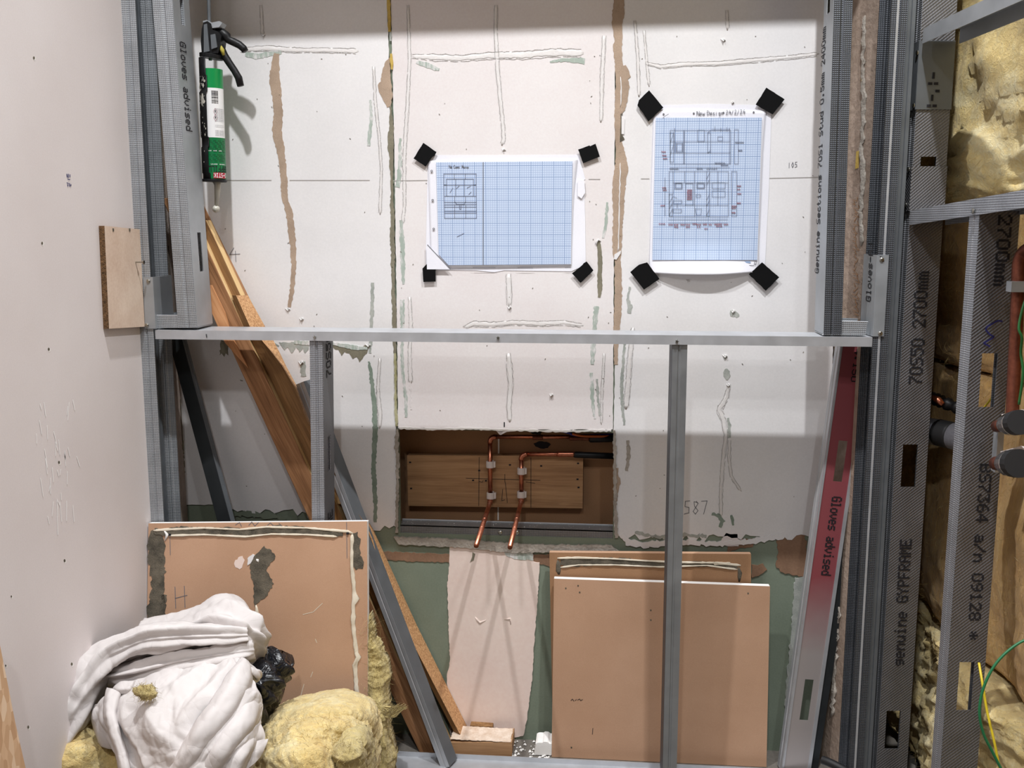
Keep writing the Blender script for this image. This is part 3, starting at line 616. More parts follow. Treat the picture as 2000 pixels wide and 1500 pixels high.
# rough plaster return between the back wall and the right post
q0 = X(1631, 600, 0); q1x = XPR-.022
rr_ = MB(); rr_.prism([(q0.x+.002, .0, 0), (q1x, -.086, 0), (q1x, -.086, 2.5), (q0.x+.002, .0, 2.5)], (.01, .012, 0))
RR = struct('wall_right_return', rr_, mottled('rough_plaster_reveal', (136, 118, 104), (172, 154, 140), 9, 80, .9, .5, .004))
PRR = plane3(Vector((q0.x+.002, 0, 0)), Vector((q1x, -.086, 0)), Vector((q1x, -.086, 2.5)))
pen('pencil_scribble', [[(1672+random.Random(i).uniform(-5,5), 385+i*8), (1674+random.Random(i+50).uniform(-6,6), 393+i*8), (1668+random.Random(i+90).uniform(-3,3), 390+i*8)] for i in range(29)], M['kraft_dim'], RR, PRR, 1.2)
bead('plaster_crack', [(1690,30,5),(1686,120,6),(1688,200,8),(1684,290,7),(1686,330,9),(1682,420,6),(1684,480,7)], M['cement'], RR, PRR, .004, 0, 61, 2)
patch('yellow_stain', [(1683,140),(1689,138),(1686,165),(1682,165)], M['foam'], RR, PRR, .0008)
patch('yellow_stain', [(1673,296),(1679,294),(1677,328),(1671,330)], M['foam'], RR, PRR, .0008)
bead('plaster_crack', [(1640,1180,4),(1634,1260,6),(1628,1340,7),(1626,1400,6)], M['cement'], RR, PRR, .005, 0, 62, 3)
# left return: cracked old plaster seen behind the frame
PLR = Plane((XL-.001, 0, 0), (1, 0, 0))
pen('crack', [[(306,20),(308,70),(306,130),(311,190),(313,260),(316,320),(318,380)], [(328,480),(331,520),(333,560),(335,585)], [(352,780),(356,860),(362,900),(366,980)]], M['soot'], rt, PLR, 1.6)
strip('filler_smear', [(358,860,5),(364,900,9),(366,940,8),(370,985,6)], M['olive'], rt, PLR, .001, 0, 1.5, 4, 63)
# ================================================================== METAL FRAME
def zat(px, py, Y): return X(px, py, Y).z
def seg3(p1, p2, z0, z1):                                # the straight line through p1, p2 between two heights
    d = p2-p1; return p1 + d*((z0-p1.z)/d.z), p1 + d*((z1-p1.z)/d.z)
# posts: tracks open towards the alcove
pl_, _, _ = section('wall_post', 'full height steel track post against left wall, open side facing inwards', 'metal post', (XL, -.16, 0), (XL, -.16, 2.48), sgn=1, fl=.0245, dp=.072, lip=0, web_mat='m_dark', flange_mat='m_grid')
for v in (.014, .03, .046, .06):
    MB().box((.0006, v, 0), (.0026, v+.0035, 2.48)).build('web_rib', M['m_dark'], pl_, local=True)
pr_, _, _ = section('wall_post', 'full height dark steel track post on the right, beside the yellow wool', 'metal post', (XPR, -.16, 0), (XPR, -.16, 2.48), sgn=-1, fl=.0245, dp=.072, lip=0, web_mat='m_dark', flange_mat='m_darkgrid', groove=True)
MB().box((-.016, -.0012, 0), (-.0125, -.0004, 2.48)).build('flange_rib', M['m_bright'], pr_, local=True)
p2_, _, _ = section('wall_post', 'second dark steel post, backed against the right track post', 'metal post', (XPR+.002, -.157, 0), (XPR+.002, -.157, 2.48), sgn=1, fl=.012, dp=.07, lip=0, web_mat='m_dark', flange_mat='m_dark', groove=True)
# rail
ra, rb_ = X(303, 645, -.16), X(1704, 659, -.16)
rail = channel_along('top_rail', 'bright horizontal steel rail across the alcove, from post to post', ra, rb_, (0, 0, 1), .0155, .072)
for px, py in ((615, 659), (973, 660), (1322, 667)):
    mb = MB(); p = X(px, py, -.1612)
    for k in range(5):
        a = k*2*PI/5 + px; q = p + Vector((math.cos(a)*.004, 0, math.sin(a)*.004)); mb.add([p+Vector((math.cos(a-.5)*.0015, 0, math.sin(a-.5)*.0015)), p+Vector((math.cos(a+.5)*.0015, 0, math.sin(a+.5)*.0015)), q+Vector((0, -.0035, .001))], [[0, 1, 2]])
    mb.tube([p, p+Vector((0, -.0025, 0))], .0022, 8); mb.build('crimped_fixing', M['screw'], rail)
pen('pencil_tick', [[(403,653),(404,659)]], M['ink'], rail, planeY(-.161), 1.6)
# turned-up ends of the rail
def tab(px_front, deep, name='end_tab', par=rail, Y=-.1618, sgn=1):
    f = [X(*p, Y) for p in px_front]; sheet(name, [f], 'm_plain', par)
    return f
fl_ = tab([(280,541),(298,541),(304,642),(284,642)], .07)
sheet('end_tab', [[fl_[1], fl_[1]+Vector((.004, .066, 0)), fl_[2]+Vector((.004, .066, 0)), fl_[2]]], 'm_plain', rail)
fr_ = tab([(1713.5,498),(1736,498),(1726,657),(1705,657)], .07)
sd_ = [fr_[0], fr_[0]+Vector((-.004, .066, 0)), fr_[3]+Vector((-.004, .066, 0)), fr_[3]]
sheet('end_tab', [sd_], 'm_plain', rail)
zt = (fr_[0]-fr_[3]); dv = Vector((-.004, .066, 0)).normalized()
dots('Gloves-Ad', lambda a, b: fr_[3] + zt.normalized()*(.055+a) + dv*(.018+b) + Vector((-.0014, 0, 0)), .0018, .0034).build('printed_lettering', M['ink'], rail)
for px, py in ((290, 549), (287, 635), (1722, 507), (1719, 651)): screw_head(rail, X(px, py, -.1624), (0, -1, 0), .0036)
patch('torn_hole', [(1718,500),(1724,502),(1727,510),(1724,512)], M['ink'], rail, planeY(-.1626), .0003)
# upper rail, just above the photograph's edge: its shadow crosses the top of the wall
up = channel_along('upper_rail', 'horizontal steel rail above the alcove, over the hanging gun', Vector((XL+.003, -.16, 1.572)), Vector((XPR-.003, -.16, 1.585)), (0, 0, 1), .0155, .072)
# uprights that stand on the rail
a, b = seg3(X(385, 640, -.157), X(340, 50, -.157), zat(385, 640, -.157)+.001, 1.566)
c0 = [(zat(355, 49, -.12)-a.z, zat(345, -60, -.12)-a.z), (zat(392, 530, -.12)-a.z, zat(386, 454, -.12)-a.z)]
section('upright_stud', 'steel stud on the left end of the rail, printed Gloves advised, two web slots', 'metal stud', a, b, sgn=-1, fl=.0335, slots=[tuple(sorted(q)) for q in c0], slot_v=(.030, .046),
        text=[('Gloves advised', .016, zat(355, 84, -.12)-a.z, -1, .00178, .0036, 'ink')])
a, b = seg3(X(1609, 645, -.157), X(1629, 0, -.157), zat(1609, 654, -.157)+.001, 1.575)
section('upright_stud', 'steel stud on the right end of the rail with fine print up its side', 'metal stud', a, b, sgn=1, fl=.0285, flange_mat='m_darkgrid',
        text=[('Genuine Sections 70S1 Stud 0.5mm 2400mm', .050, zat(1603, 535, -.12)-a.z, 1, .00172, .0040, 'ink')], slots=[(zat(1612, 26, -.12)-a.z, zat(1612, -60, -.12)-a.z)])
# mitred offcuts that close the rail's ends
for nm, lab, pts, dx in (('track_offcut', 'short mitred track offcut on the left end of the rail', [(304,616),(359,616),(386,640),(304,640)], 1), ('track_offcut', 'short mitred track offcut on the right end of the rail', [(1641,627),(1695,629),(1690,655),(1607,654)], -1)):
    f = [X(*p, -.1545) for p in pts]; e = thing(nm, lab, 'metal track', f[3 if dx > 0 else 2])
    sheet('flange', [f], 'm_grid', e)
    bk = [f[0]+Vector((0, .066, 0)), f[1]+Vector((0, .066, 0))] + [f[2]+Vector((0, .066, 0)), f[3]+Vector((0, .066, 0))]
    sheet('rear_flange', [bk], 'm_grid', e); sheet('web', [[f[3], f[2], bk[2], bk[3]]], 'm_plain', e)
    pe = [f[0], f[1]] if dx > 0 else [f[1], f[0], f[3]]
    MB().tube(pe, .0009, 6).build('bright_edge', M['m_bright'], e)
# studs between rail and floor
zr = min(ra.z, rb_.z) - .014
a, b = seg3(X(634, 1015, -.157), X(630, 670, -.157), .012, zr+.010)
section('short_stud', 'knurled steel stud under the rail, crossed by timbers behind it', 'metal stud', a, b, sgn=-1, fl=.0225, dp=.066, flange_mat='m_cross', web_mat='m_twill',
        slots=[(zat(640, 918, -.12)-a.z, zat(640, 850, -.12)-a.z)], slot_v=(.022, .044),
        text=[('70S50', .050, zat(641, 735, -.12)-a.z, 1, .0026, .0044, 'ink'), ('FRAME', .050, zat(641, 1075, -.12)-a.z, 1, .0026, .0044, 'ink')])
a, b = seg3(X(1304, 1080, -.157), X(1313, 690, -.157), .012, zr+.006)
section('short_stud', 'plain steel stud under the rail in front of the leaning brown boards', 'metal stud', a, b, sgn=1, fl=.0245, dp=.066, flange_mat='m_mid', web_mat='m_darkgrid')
# floor track
ta, tb = X(520, 1466, -.088), X(1640, 1520, -.088)
tz = (ta.z+tb.z)/2
t = MB(); z0 = .002
print('TRACKZ', ta.z, tb.z)
ft = thing('floor_track', 'steel floor track along the bottom of the frame', 'metal track', (0, -.124, 0))
zt_ = max(.012, tz)
A_, B_ = Vector((XL+.004, -.16, zt_)), Vector((XPR-.026, -.16, zt_))
t.add([A_, A_+Vector((0, 0, -zt_+.002)), A_+Vector((0, .072, -zt_+.002)), A_+Vector((0, .072, 0)), B_, B_+Vector((0, 0, -zt_+.002)), B_+Vector((0, .072, -zt_+.002)), B_+Vector((0, .072, 0))], [[0, 1, 5, 4], [1, 2, 6, 5], [2, 3, 7, 6]])
solidify(t.build('track_body', M['m_bright'], ft), .0012)
for px in (978, 1190): screw_head(ft, Vector((X(px, 1490, -.12).x, -.12, .003)), (0, 0, 1), .004)

# leaning lengths
def leaning(name, label, tl, bl, Yt, Yb, wd, mats, sgn=-1, fl=.033, z1=None, **k):
    p1, p2 = X(*tl, Yt), X(*bl, Yb); zb = k.pop('zb', .004)
    a, b = seg3(p2, p1, zb, z1 if z1 else p1.z)
    return section(name, label, 'metal stud', a, b, depth_dir=k.pop('face', (1, 0, 0)), sgn=sgn, fl=fl, dp=wd, flange_mat=mats[0], web_mat=mats[1], **k)
Yt, Yb = -.075, -.082
p1, p2 = X(1641, 680, Yt), X(1529, 1486, Yb); za, zb_ = seg3(p2, p1, .004, p1.z+.010)
def lz(px, py): return (X(px, py, -.08)-za).dot((zb_-za).normalized())
section('leaning_stud', 'steel stud with painted red reflection fading to grey, leaning at the right', 'metal stud', za, zb_, depth_dir=(1, .12, 0), sgn=-1, fl=.024, dp=.054, flange_mat='m_bright', web_mat='red_reflection',
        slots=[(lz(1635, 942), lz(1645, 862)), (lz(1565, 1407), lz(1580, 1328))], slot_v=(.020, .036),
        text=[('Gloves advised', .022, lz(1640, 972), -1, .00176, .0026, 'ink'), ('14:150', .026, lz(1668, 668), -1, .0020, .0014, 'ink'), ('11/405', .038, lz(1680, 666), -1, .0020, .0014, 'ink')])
for o in bpy.data.objects:                               # rims stay plain steel, outside the painted red reflection
    if o.name.startswith('leaning_stud'):
        L = (zb_-za).length
        MB().box((.0008, .0, 0), (.0018, .0035, L)).build('steel_rim', M['m_bright'], o, local=True); MB().box((.0008, .0475, 0), (.0018, .054, L)).build('steel_rim', M['m_bright'], o, local=True)
leaning('leaning_stud', 'dark narrow steel track leaning behind the stud with the red reflection', (1700, 690), (1641, 1080), -.058, -.060, .018, ('m_black', 'm_black'), fl=.018, z1=zr+.012)
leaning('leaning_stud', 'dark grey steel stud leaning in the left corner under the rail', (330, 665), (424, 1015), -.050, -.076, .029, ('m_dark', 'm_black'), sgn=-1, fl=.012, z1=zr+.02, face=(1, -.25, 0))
leaning('leaning_stud', 'dull grey steel stud leaning across the timbers down to the floor track', (593, 745), (879, 1500), -.050, -.124, .030, ('m_bright', 'm_dark'), sgn=-1, fl=.019, face=(.35, .94, 0), zb=.006)  # lit left face painted in brighter steel, shaded right face in darker

# ------------------------------------------------------------------ right hand stud wall (ladder) before the wool
LD = Vector((-.106, .994, 0)).normalized(); LR = Vector((.994, .106, 0)).normalized()
def at_depth(px, py, D):
    d = ray(px, py); fw = MROT @ Vector((0, 0, -1)); return EYE + d*(D/d.dot(fw))
S1, S2 = at_depth(1757, 750, 1.66), at_depth(1890, 750, 1.424)
LP = Plane(S2, -LR); s1 = Vector((S1.x, S1.y, 0)); s2 = Vector((S2.x, S2.y, 0))
PW1 = Plane(s1, -LD); PW2 = Plane(s2, -LD)
z1 = lambda px, py: PW1.hit(px, py).z
z2 = lambda px, py: PW2.hit(px, py).z
L1, _, _ = section('wall_stud', 'knurled steel stud printed 70S50 2700mm, nearer the corner of the wool wall', 'ladder stud', s1, s1+Vector((0, 0, 2.48)), depth_dir=LR, sgn=-1, fl=.029, dp=.054, flange_mat='m_cross', web_mat='m_twill',
        slots=[(z1(1740, 1462), z1(1745, 1388)), (z1(1775, 951), z1(1778, 868)), (z1(1815, 345), z1(1820, 306))], slot_v=(.012, .037),
        text=[('70S50 2700mm', .037, z1(1785, 750), 1, .00262, .0032, 'ink'), ('genuine GYPFRAME', .037, z1(1760, 1300), 1, .0024, .0029, 'ink')])
L2, _, _ = section('wall_stud', 'knurled steel stud printed BS7364, nearest the camera on the right', 'ladder stud', s2, s2+Vector((0, 0, z2(1905, 412))), depth_dir=LR, sgn=-1, fl=.029, dp=.056, flange_mat='m_cross', web_mat='m_twill',
        slots=[(z2(1875, 1387), z2(1880, 1293)), (z2(1925, 795), z2(1930, 690))], slot_v=(.0175, .040),
        text=[('2700mm', .026, z2(1950, 420), -1, .0028, .0028, 'ink'), ('BS7364 a/n 09128 *', .026, z2(1915, 906), -1, .0025, .00255, 'ink')])
wv = [(1958,628),(1950,626),(1942,630),(1928,638),(1925,644),(1934,654),(1942,658),(1932,664),(1921,670),(1934,677)]
lines = [wv]; mk = MB(); P2 = Plane(s2-LD*.0014, -LD)
inv = frame_of(s2, s2+Vector((0, 0, 2.0)), LR).inverted()
for A, B in zip(wv[:-1], wv[1:]):
    dx, dy = B[0]-A[0], B[1]-A[1]; l = math.hypot(dx, dy); nx, ny = -dy/l*1.6, dx/l*1.6
    mk.add([inv @ P2.hit(A[0]+nx, A[1]+ny), inv @ P2.hit(B[0]+nx, B[1]+ny), inv @ P2.hit(B[0]-nx, B[1]-ny), inv @ P2.hit(A[0]-nx, A[1]-ny)], [[0, 1, 2, 3]])
mk.build('marker_scrawl', M['blueink'], L2, local=True)
for o in (L1, L2): o['category'] = 'metal stud'
def noggin(label, pa, pb, fl, mat, ext):
    a = LP.hit(*pa) - LR*.0025; b = LP.hit(*pb) - LR*.0025; b = b + (b-a).normalized()*ext
    d = (b-a).normalized(); u = (-LR).cross(d); u = u if u.z > 0 else -u
    return channel_along('cross_track', label, a, b, u, fl, .058, mat, -LR), a
N1, na = noggin('smooth steel cross track, upper one of the right hand stud wall', (1807, 56), (1927, 0), .0225, 'm_plain', .5)
N2, nb = noggin('knurled steel cross track resting over the nearest stud on the right', (1781, 412), (2000, 372), .0225, 'm_cross', .4)
def wrap(par, za_, zb2, mat):
    o = s1 - LD*.0022 - LR*.0022
    f = lambda v, z: Vector((o.x, o.y, 0)) + LR*v + Vector((0, 0, z))
    sheet('end_tab', [[f(0, za_), f(.0572, za_), f(.0572, zb2), f(0, zb2)]], mat, par)
    g = lambda u, z: Vector((o.x, o.y, 0)) + LD*u + Vector((0, 0, z))
    sheet('end_tab', [[g(0, za_), g(.022, za_), g(.022, zb2), g(0, zb2)]], mat, par)
wrap(N1, z1(1835, 214), z1(1840, 80), 'm_dark'); wrap(N2, z1(1820, 412), z1(1820, 325), 'm_twill')  # upper tabs in darker steel, painting their shade and dark reflection
for par, px, py in ((N1, 1798, 103), (N1, 1791, 206), (N2, 1781, 331), (N2, 1775, 400)): screw_head(par, LP.hit(px, py)-LR*.005, -LR, .004)
screw_head(N2, LP.hit(1907, 412)-LR*.0045, -LR, .004)
f1 = lambda a_, b_: Vector((s1.x, s1.y, 0)) - LD*.0036 + LR*(.034-b_) + Vector((0, 0, z1(1835, 212)+a_))
dots(':-.:-', f1, .0019, .0031).build('smudged_print', M['ink'], N1)
# ================================================================== TIMBER leaning in the gap behind the frame
def timber(name, label, rows, Yf, Yb, mats, Yr=None, mid=None):
    """rows: (y, xl, xr) or (y, xl, xm, xr): the front face from xl to xr (or an arris at xm), seen at depth Yf(y)."""
    mb = MB(); n = len(rows); four = len(rows[0]) == 4; k = 4; v = []
    for (r, i) in zip(rows, range(n)):
        s = i/(n-1); yf = Yf[0]+(Yf[1]-Yf[0])*s; yb = Yb[0]+(Yb[1]-Yb[0])*s
        if four:
            l = X(r[1], r[0], yf+.012); m = X(r[2], r[0], yf); rr_ = X(r[3], r[0], yb)
            v += [l, m, rr_, Vector((l.x, yb, l.z))]
        else:
            l = X(r[1], r[0], yf); rr_ = X(r[2], r[0], yf); v += [l, rr_, Vector((rr_.x, yb, rr_.z)), Vector((l.x, yb, l.z))]
    f, m = [], []
    for i in range(n-1):
        for j in range(k):
            f.append([i*k+j, i*k+(j+1) % k, (i+1)*k+(j+1) % k, (i+1)*k+j]); m.append({0: 0, 1: 1}.get(j, 0) if not four else {1: 1}.get(j, 0))
    f += [list(range(k)), [(n-1)*k+j for j in range(k)]]; m += [0, 0]
    mb.v = v; mb.f = f; mb.m = m
    base = v[-k]
    return solo(name, label, 'timber', mb, mats, base, None)
def ext(x0, y0, x1, y1, y): return x0 + (x1-x0)*(y-y0)/(y1-y0)
L4 = lambda y: ext(316, 388, 604, 1016, y) if y < 1016 else ext(604, 1016, 822, 1476, y)
ys = [387, 520, 662, 850, 1016, 1240, 1474]
bevel(timber('timber_batten', 'wide brown knotty timber, lowest of the leaning bundle', [(y, L4(y), L4(y)+44) for y in ys], (-.070, -.066), (-.046, -.044), [M['pine_red'], M['pine']]), .0012)  # right side in paler pine, painting the light that falls on it
L5 = lambda y: L4(y)+49
bevel(timber('timber_batten', 'narrow brown batten between the knotty timber and the sawn one', [(y, L5(y), L5(y)+18) for y in [430]+ys[1:]], (-.052, -.058), (-.028, -.034), [M['pine_dark'], M['pine']]), .001)  # lit right side painted paler than the brown front
L1_ = lambda y: ext(402, 480, 452, 581, y) if y < 581 else ext(452, 581, 655, 985, y)
bevel(timber('timber_batten', 'pale planed batten with striped edge, top hidden by the left upright', [(y, L1_(y), L1_(y)+19) for y in (395, 480, 581, 700, 850, 985)], (-.046, -.050), (-.005, -.012), [M['pine'], M['pine_red']]), .001)
k2 = [(577,453,461,484),(640,473,489,519),(663,490,510,533),(690,503,532,547),(715,516,551,559),(760,540,578,583),(820,572,599,604),(880,602,628,634),(1032,700,717,728),(1223,780,789,815),(1434,889,898,920)]
timber('sawn_timber', 'rough sawn timber with a pale hairy edge, ending by the floor blocks', k2, (-.078, -.060), (-.030, -.004), [M['pine_dark'], M['sawn']])
sp = [(407,557),(413,557),(439,611),(453,659),(477,704),(485,719),(473,707),(439,669),(425,637),(409,600)]
mb = MB(); pp = planeY(-.076); mb.prism([pp.hit(*p) for p in sp], (0, .004, 0))
solo('split_lath', 'reddish split lath ending in a sharp point under the rail', 'timber', mb, M['lath'], pp.hit(485, 719))
bevel(timber('thin_lath', 'thin orange lath edge beside the right upright stud', [(-60,1655,1659),(300,1648,1652),(640,1641,1645),(654,1640,1644)], (-.086, -.086), (-.080, -.080), [M['pine'], M['pine']]), .0005)
leanb = [(1210,728,742),(1340,780,796),(1474,833,850)]
timber('timber_batten', 'slim brown batten beside the grey stud near the floor', [(1060,660,674)]+leanb, (-.060, -.066), (-.048, -.052), [M['pine_dark'], M['pine']])  # paler pine on the right paints its lit side
# floor blocks
def blk(label, poly, Y0, dep, mt, z0=.001):
    p = [X(x, y, Y0) for x, y in poly]; mb = MB(); mb.prism(p, (0, dep, 0))
    zmin = min(q.z for q in mb.v); sh = Vector((0, 0, max(0, z0-zmin)))
    mb.v = [q+sh for q in mb.v]; return bevel(solo('wood_block', label, 'wood block', mb, mt, (p[0].x, Y0, z0)), .001)
bA = blk('plaster dusted flat wood block on the floor under the pipes', [(878,1463),(1000,1464),(1000,1490),(878,1490)], -.078, .056, [M['ply_h']])
tops = [v for v in bA.data.vertices]; zt2 = max((bA.matrix_world @ v.co).z if False else v.co.z+bA.location.z for v in tops)
xs_ = [v.co.x+bA.location.x for v in tops]; rnd = random.Random(33)
q = [(min(xs_)+.002, -.076), (max(xs_)-.003, -.077), (max(xs_)-.002, -.026), (min(xs_)+.003, -.024)]
q = jagged([(a*1000, b*1000) for a, b in q], 4, 1.2, 5)
dm = MB(); dm.prism([(a/1000, b/1000, zt2+.0012) for a, b in q], (0, 0, -.001)); dm.build('plaster_dust', mottled('plaster_dust', (206, 182, 160), (232, 216, 200), 60, 300, .95, .6, .002), bA)
bB = blk('small dark grained block behind the dusted flat block', [(918,1417),(962,1420),(962,1446),(916,1444)], -.02, .018, [M['pine_dark']])
rnd = random.Random(9); mb = MB()
for _ in range(150):
    x = rnd.uniform(880, 1080); p = X(x, 1470, -.05); z = .0465 if x < 998 and False else .002
    y = rnd.uniform(-.07, -.008); s = rnd.uniform(.001, .0035)
    top = X(940, 1463, -.078).z
    if p.x < X(998, 1463, -.05).x: z = max(top, 0.004)+.0006
    mb.add([(p.x-s, y-s, z), (p.x+s, y-s*.6, z), (p.x+s*.4, y+s, z), (p.x, y, z+s)], [[0, 1, 3], [1, 2, 3], [2, 0, 3], [0, 2, 1]])
o = solo('plaster_crumbs', 'white plaster crumbs on and beside the flat wood block', 'debris', mb, M['gypsum'], (X(980, 1470, -.05).x, -.05, .002), kind='stuff')
mb = MB(); q = [(1046,1470),(1062,1466),(1082,1470),(1082,1492),(1044,1492)]
mb.prism([X(x, y, -.06) for x, y in jagged(q, 4, 1.5, 4)], (0, .04, 0)); mn = min(p.z for p in mb.v); mb.v = [p+Vector((0, 0, .001-mn)) for p in mb.v]
solo('plaster_lump', 'white broken plaster lump beside the leaning boards on the floor', 'debris', mb, M['gypsum'], (X(1060, 1480, -.06).x, -.06, .001))

# ================================================================== BOARDS
def board(name, label, tl, tr, bl, br, Yt, Yb, th, face, edge, zb=.001):
    a, b = X(*tl, Yt), X(*tr, Yt); c, d = X(*bl, Yb), X(*br, Yb)
    def down(p, q): return p + (q-p)*((zb-p.z)/(q.z-p.z))
    c, d = down(a, c), down(b, d); pl = plane3(a, b, c); mb = MB()
    mb.prism([a, b, d, c], -pl.n*th, 0, 1)
    e = thing(name, label, 'board', (a+b+c+d)/4*1 - Vector((0, 0, ((a+b+c+d)/4).z - zb)))
    bevel(mb.build('board', [face, edge], e), .0008); return e, pl
BL, PB = board('plasterboard_offcut', 'brown backed plasterboard offcut leaning on the left, smeared with dark adhesive', (290,1022), (717,1018), (283,1500), (719,1500), -.178, -.235, .0125, M['kraft'], M['gypsum'])
strip('adhesive_patch', [(303,1036,16),(305,1060,32),(306,1090,34),(308,1110,30),(310,1150,24),(305,1190,36),(306,1230,34)], M['soot'], BL, PB, .0006, 0, 3, 5, 301)
patch('adhesive_patch', [(315,1160),(326,1162),(324,1178),(314,1182)], M['soot'], BL, PB, .0006, 0, 1.5, 4, 302)
strip('adhesive_bead', [(302,1036,10),(318,1040,12),(335,1038,16),(360,1036,16),(390,1038,15),(420,1037,14),(450,1036,13),(480,1041,13),(510,1037,12),(520,1034,14),(560,1034,15),(600,1037,14),(640,1041,13),(670,1042,10)], M['soot'], BL, PB, .0016, 0, 1.6, 5, 303)
bead('cream_bead', [(300,1036,6),(330,1034,5),(400,1031,4),(470,1034,4),(520,1029,5),(600,1031,4),(680,1038,6),(690,1042,6)], M['cream'], BL, PB, .002, .001, 304)
bead('cream_bead', [(330,1046,5),(400,1044,4),(480,1048,4),(530,1043,4),(600,1044,4),(660,1048,5)], M['cream'], BL, PB, .002, .001, 305)
bead('white_dab', [(320,1034,5),(328,1044,6),(322,1056,4)], M['gypsum'], BL, PB, .003, .001, 306)
strip('adhesive_patch', [(692,1040,14),(696,1060,16),(696,1085,14),(700,1100,22),(702,1112,14)], M['soot'], BL, PB, .0008, 0, 2, 5, 307)
bead('cream_bead', [(688,1042,7),(687,1100,7),(690,1130,9),(692,1160,9),(695,1168,13),(690,1180,10),(690,1220,9),(696,1275,9),(700,1283,13),(693,1300,10),(697,1350,10),(702,1376,9)], M['cream'], BL, PB, .004, 0, 308, .5)
patch('adhesive_patch', [(508,1075),(516,1066),(522,1072),(530,1074),(538,1086),(533,1096),(524,1106),(520,1114),(535,1140),(520,1165),(503,1178),(497,1186),(495,1140),(489,1118),(489,1096),(497,1086)], M['soot'], BL, PB, .0010, 0, 1.5, 4, 309)
patch('torn_white_paper', [(458,1098),(466,1088),(474,1086),(478,1094),(474,1104),(468,1112),(460,1108)], M['pinkplaster'], BL, PB, .0006, 0, 2, 4, 310)
patch('torn_white_paper', [(484,1090),(494,1082),(498,1084),(490,1100),(484,1104)], M['skim'], BL, PB, .0014, 0, 1, 4, 311)
bead('cream_drip', [(499,1180,5),(502,1195,7),(501,1210,6),(504,1222,4)], M['cream'], BL, PB, .003, 0, 312)
bead('white_dab', [(500,1092,4),(504,1094,5),(506,1098,3)], M['gypsum'], BL, PB, .002, .001, 313)
pen('pencil_letter', write('H', 342, 1146, 42, -.08), M['pencil'], BL, PB, 1.2)
pen('pencil_scribble', [[(460,1025),(468,1020),(472,1028)],[(486,1026),(492,1019),(498,1027),(505,1020)],[(520,1028),(528,1021),(535,1027)],[(545,1022),(552,1028)],[(677,1020),(678,1090)],[(332,1046),(333,1084)]], M['pencil'], BL, PB, 1.0)
pen('pencil_scribble', [[(650,1372),(656,1366),(662,1368),(658,1374),(650,1374)],[(672,1370),(676,1367),(676,1374)],[(682,1368),(688,1370),(683,1374),(682,1368)]], M['pencil'], BL, PB, 1.0)
pen('white_scratches', [[(592,1200),(612,1195),(630,1178)],[(616,1248),(619,1255)],[(585,1368),(590,1350),(594,1336)],[(607,1322),(611,1312)],[(550,1320),(554,1312)]], M['cream'], BL, PB, 1.2)
patch('nail_hole', [(330,1042),(335,1042),(335,1046),(330,1046)], M['ink'], BL, PB, .0026); patch('nail_hole', [(677,1039),(682,1039),(682,1043),(677,1043)], M['ink'], BL, PB, .0026)
mb = MB(); a, b = X(284, 1092, -.172), X(290, 1092, -.172); c, d = X(282, 1500, -.225), X(290, 1500, -.225)
mb.prism([a, b, d, c], (0, .010, 0)); mb.v = [p if p.z > .01 else p for p in mb.v]
solo('thin_lath', 'thin yellowish lath peeping out left of the smeared offcut', 'timber', mb, M['pine'], Vector((c.x, c.y, c.z)))
B2, PB2 = board('plasterboard_offcut', 'rear brown offcut against the wall, adhesive bead along its top', (1073,1079), (1467,1082), (1081,1500), (1466,1500), -.030, -.042, .0125, M['kraft_dim'], M['kraft'])
strip('adhesive_bead', [(1094,1096,14),(1120,1098,16),(1160,1096,14),(1220,1096,13),(1270,1102,10),(1296,1103,9),(1340,1101,9),(1370,1101,10),(1400,1102,9),(1440,1107,9)], M['soot'], B2, PB2, .0012, 0, 1.6, 5, 321)
bead('cream_bead', [(1088,1090,5),(1130,1089,4),(1200,1091,3),(1260,1095,3),(1330,1098,4),(1400,1099,4),(1446,1104,5)], M['cream'], B2, PB2, .002, .0008, 322)
bead('cream_bead', [(1094,1108,4),(1130,1103,3),(1200,1103,3),(1290,1107,3),(1380,1104,3),(1440,1112,4)], M['cream'], B2, PB2, .002, .0008, 323)
bead('cream_bead', [(1442,1108,8),(1445,1120,9),(1444,1136,9)], M['soot'], B2, PB2, .002, 0, 324); bead('cream_bead', [(1090,1094,7),(1091,1108,8),(1091,1122,8)], M['soot'], B2, PB2, .002, 0, 325)
patch('torn_white_paper', [(1392,1097),(1426,1098),(1428,1103),(1395,1103)], M['cream'], B2, PB2, .002, 0, .6, 4, 326)
B3, PB3 = board('plasterboard_offcut', 'clean brown plasterboard offcut with white top edge behind the stud', (1082,1130), (1504,1145), (1077,1500), (1497,1500), -.052, -.064, .0125, M['kraft'], M['gypsum'])
for x, y in ((1105,1149),(1129,1144),(1132,1157),(1461,1159),(1271,1192),(1271,1211),(1389,1328),(1116,1460),(1091,1485),(1412,1375)):
    patch('screw_hole', [(x-1.4,y-1.6),(x+1.4,y-1.6),(x+1.6,y+1.4),(x-1.2,y+1.6)], M['soot'], B3, PB3, .0003)
pen('pencil_note', [[(1115,1368),(1118,1365),(1121,1369)],[(1123,1368),(1126,1366)],[(1128,1367),(1132,1365),(1134,1368),(1138,1366)],[(1158,1422),(1157,1434)]], M['ink'], B3, PB3, 1.0)
mb = MB(); d0 = Vector((XL+.0002, 0, 0))
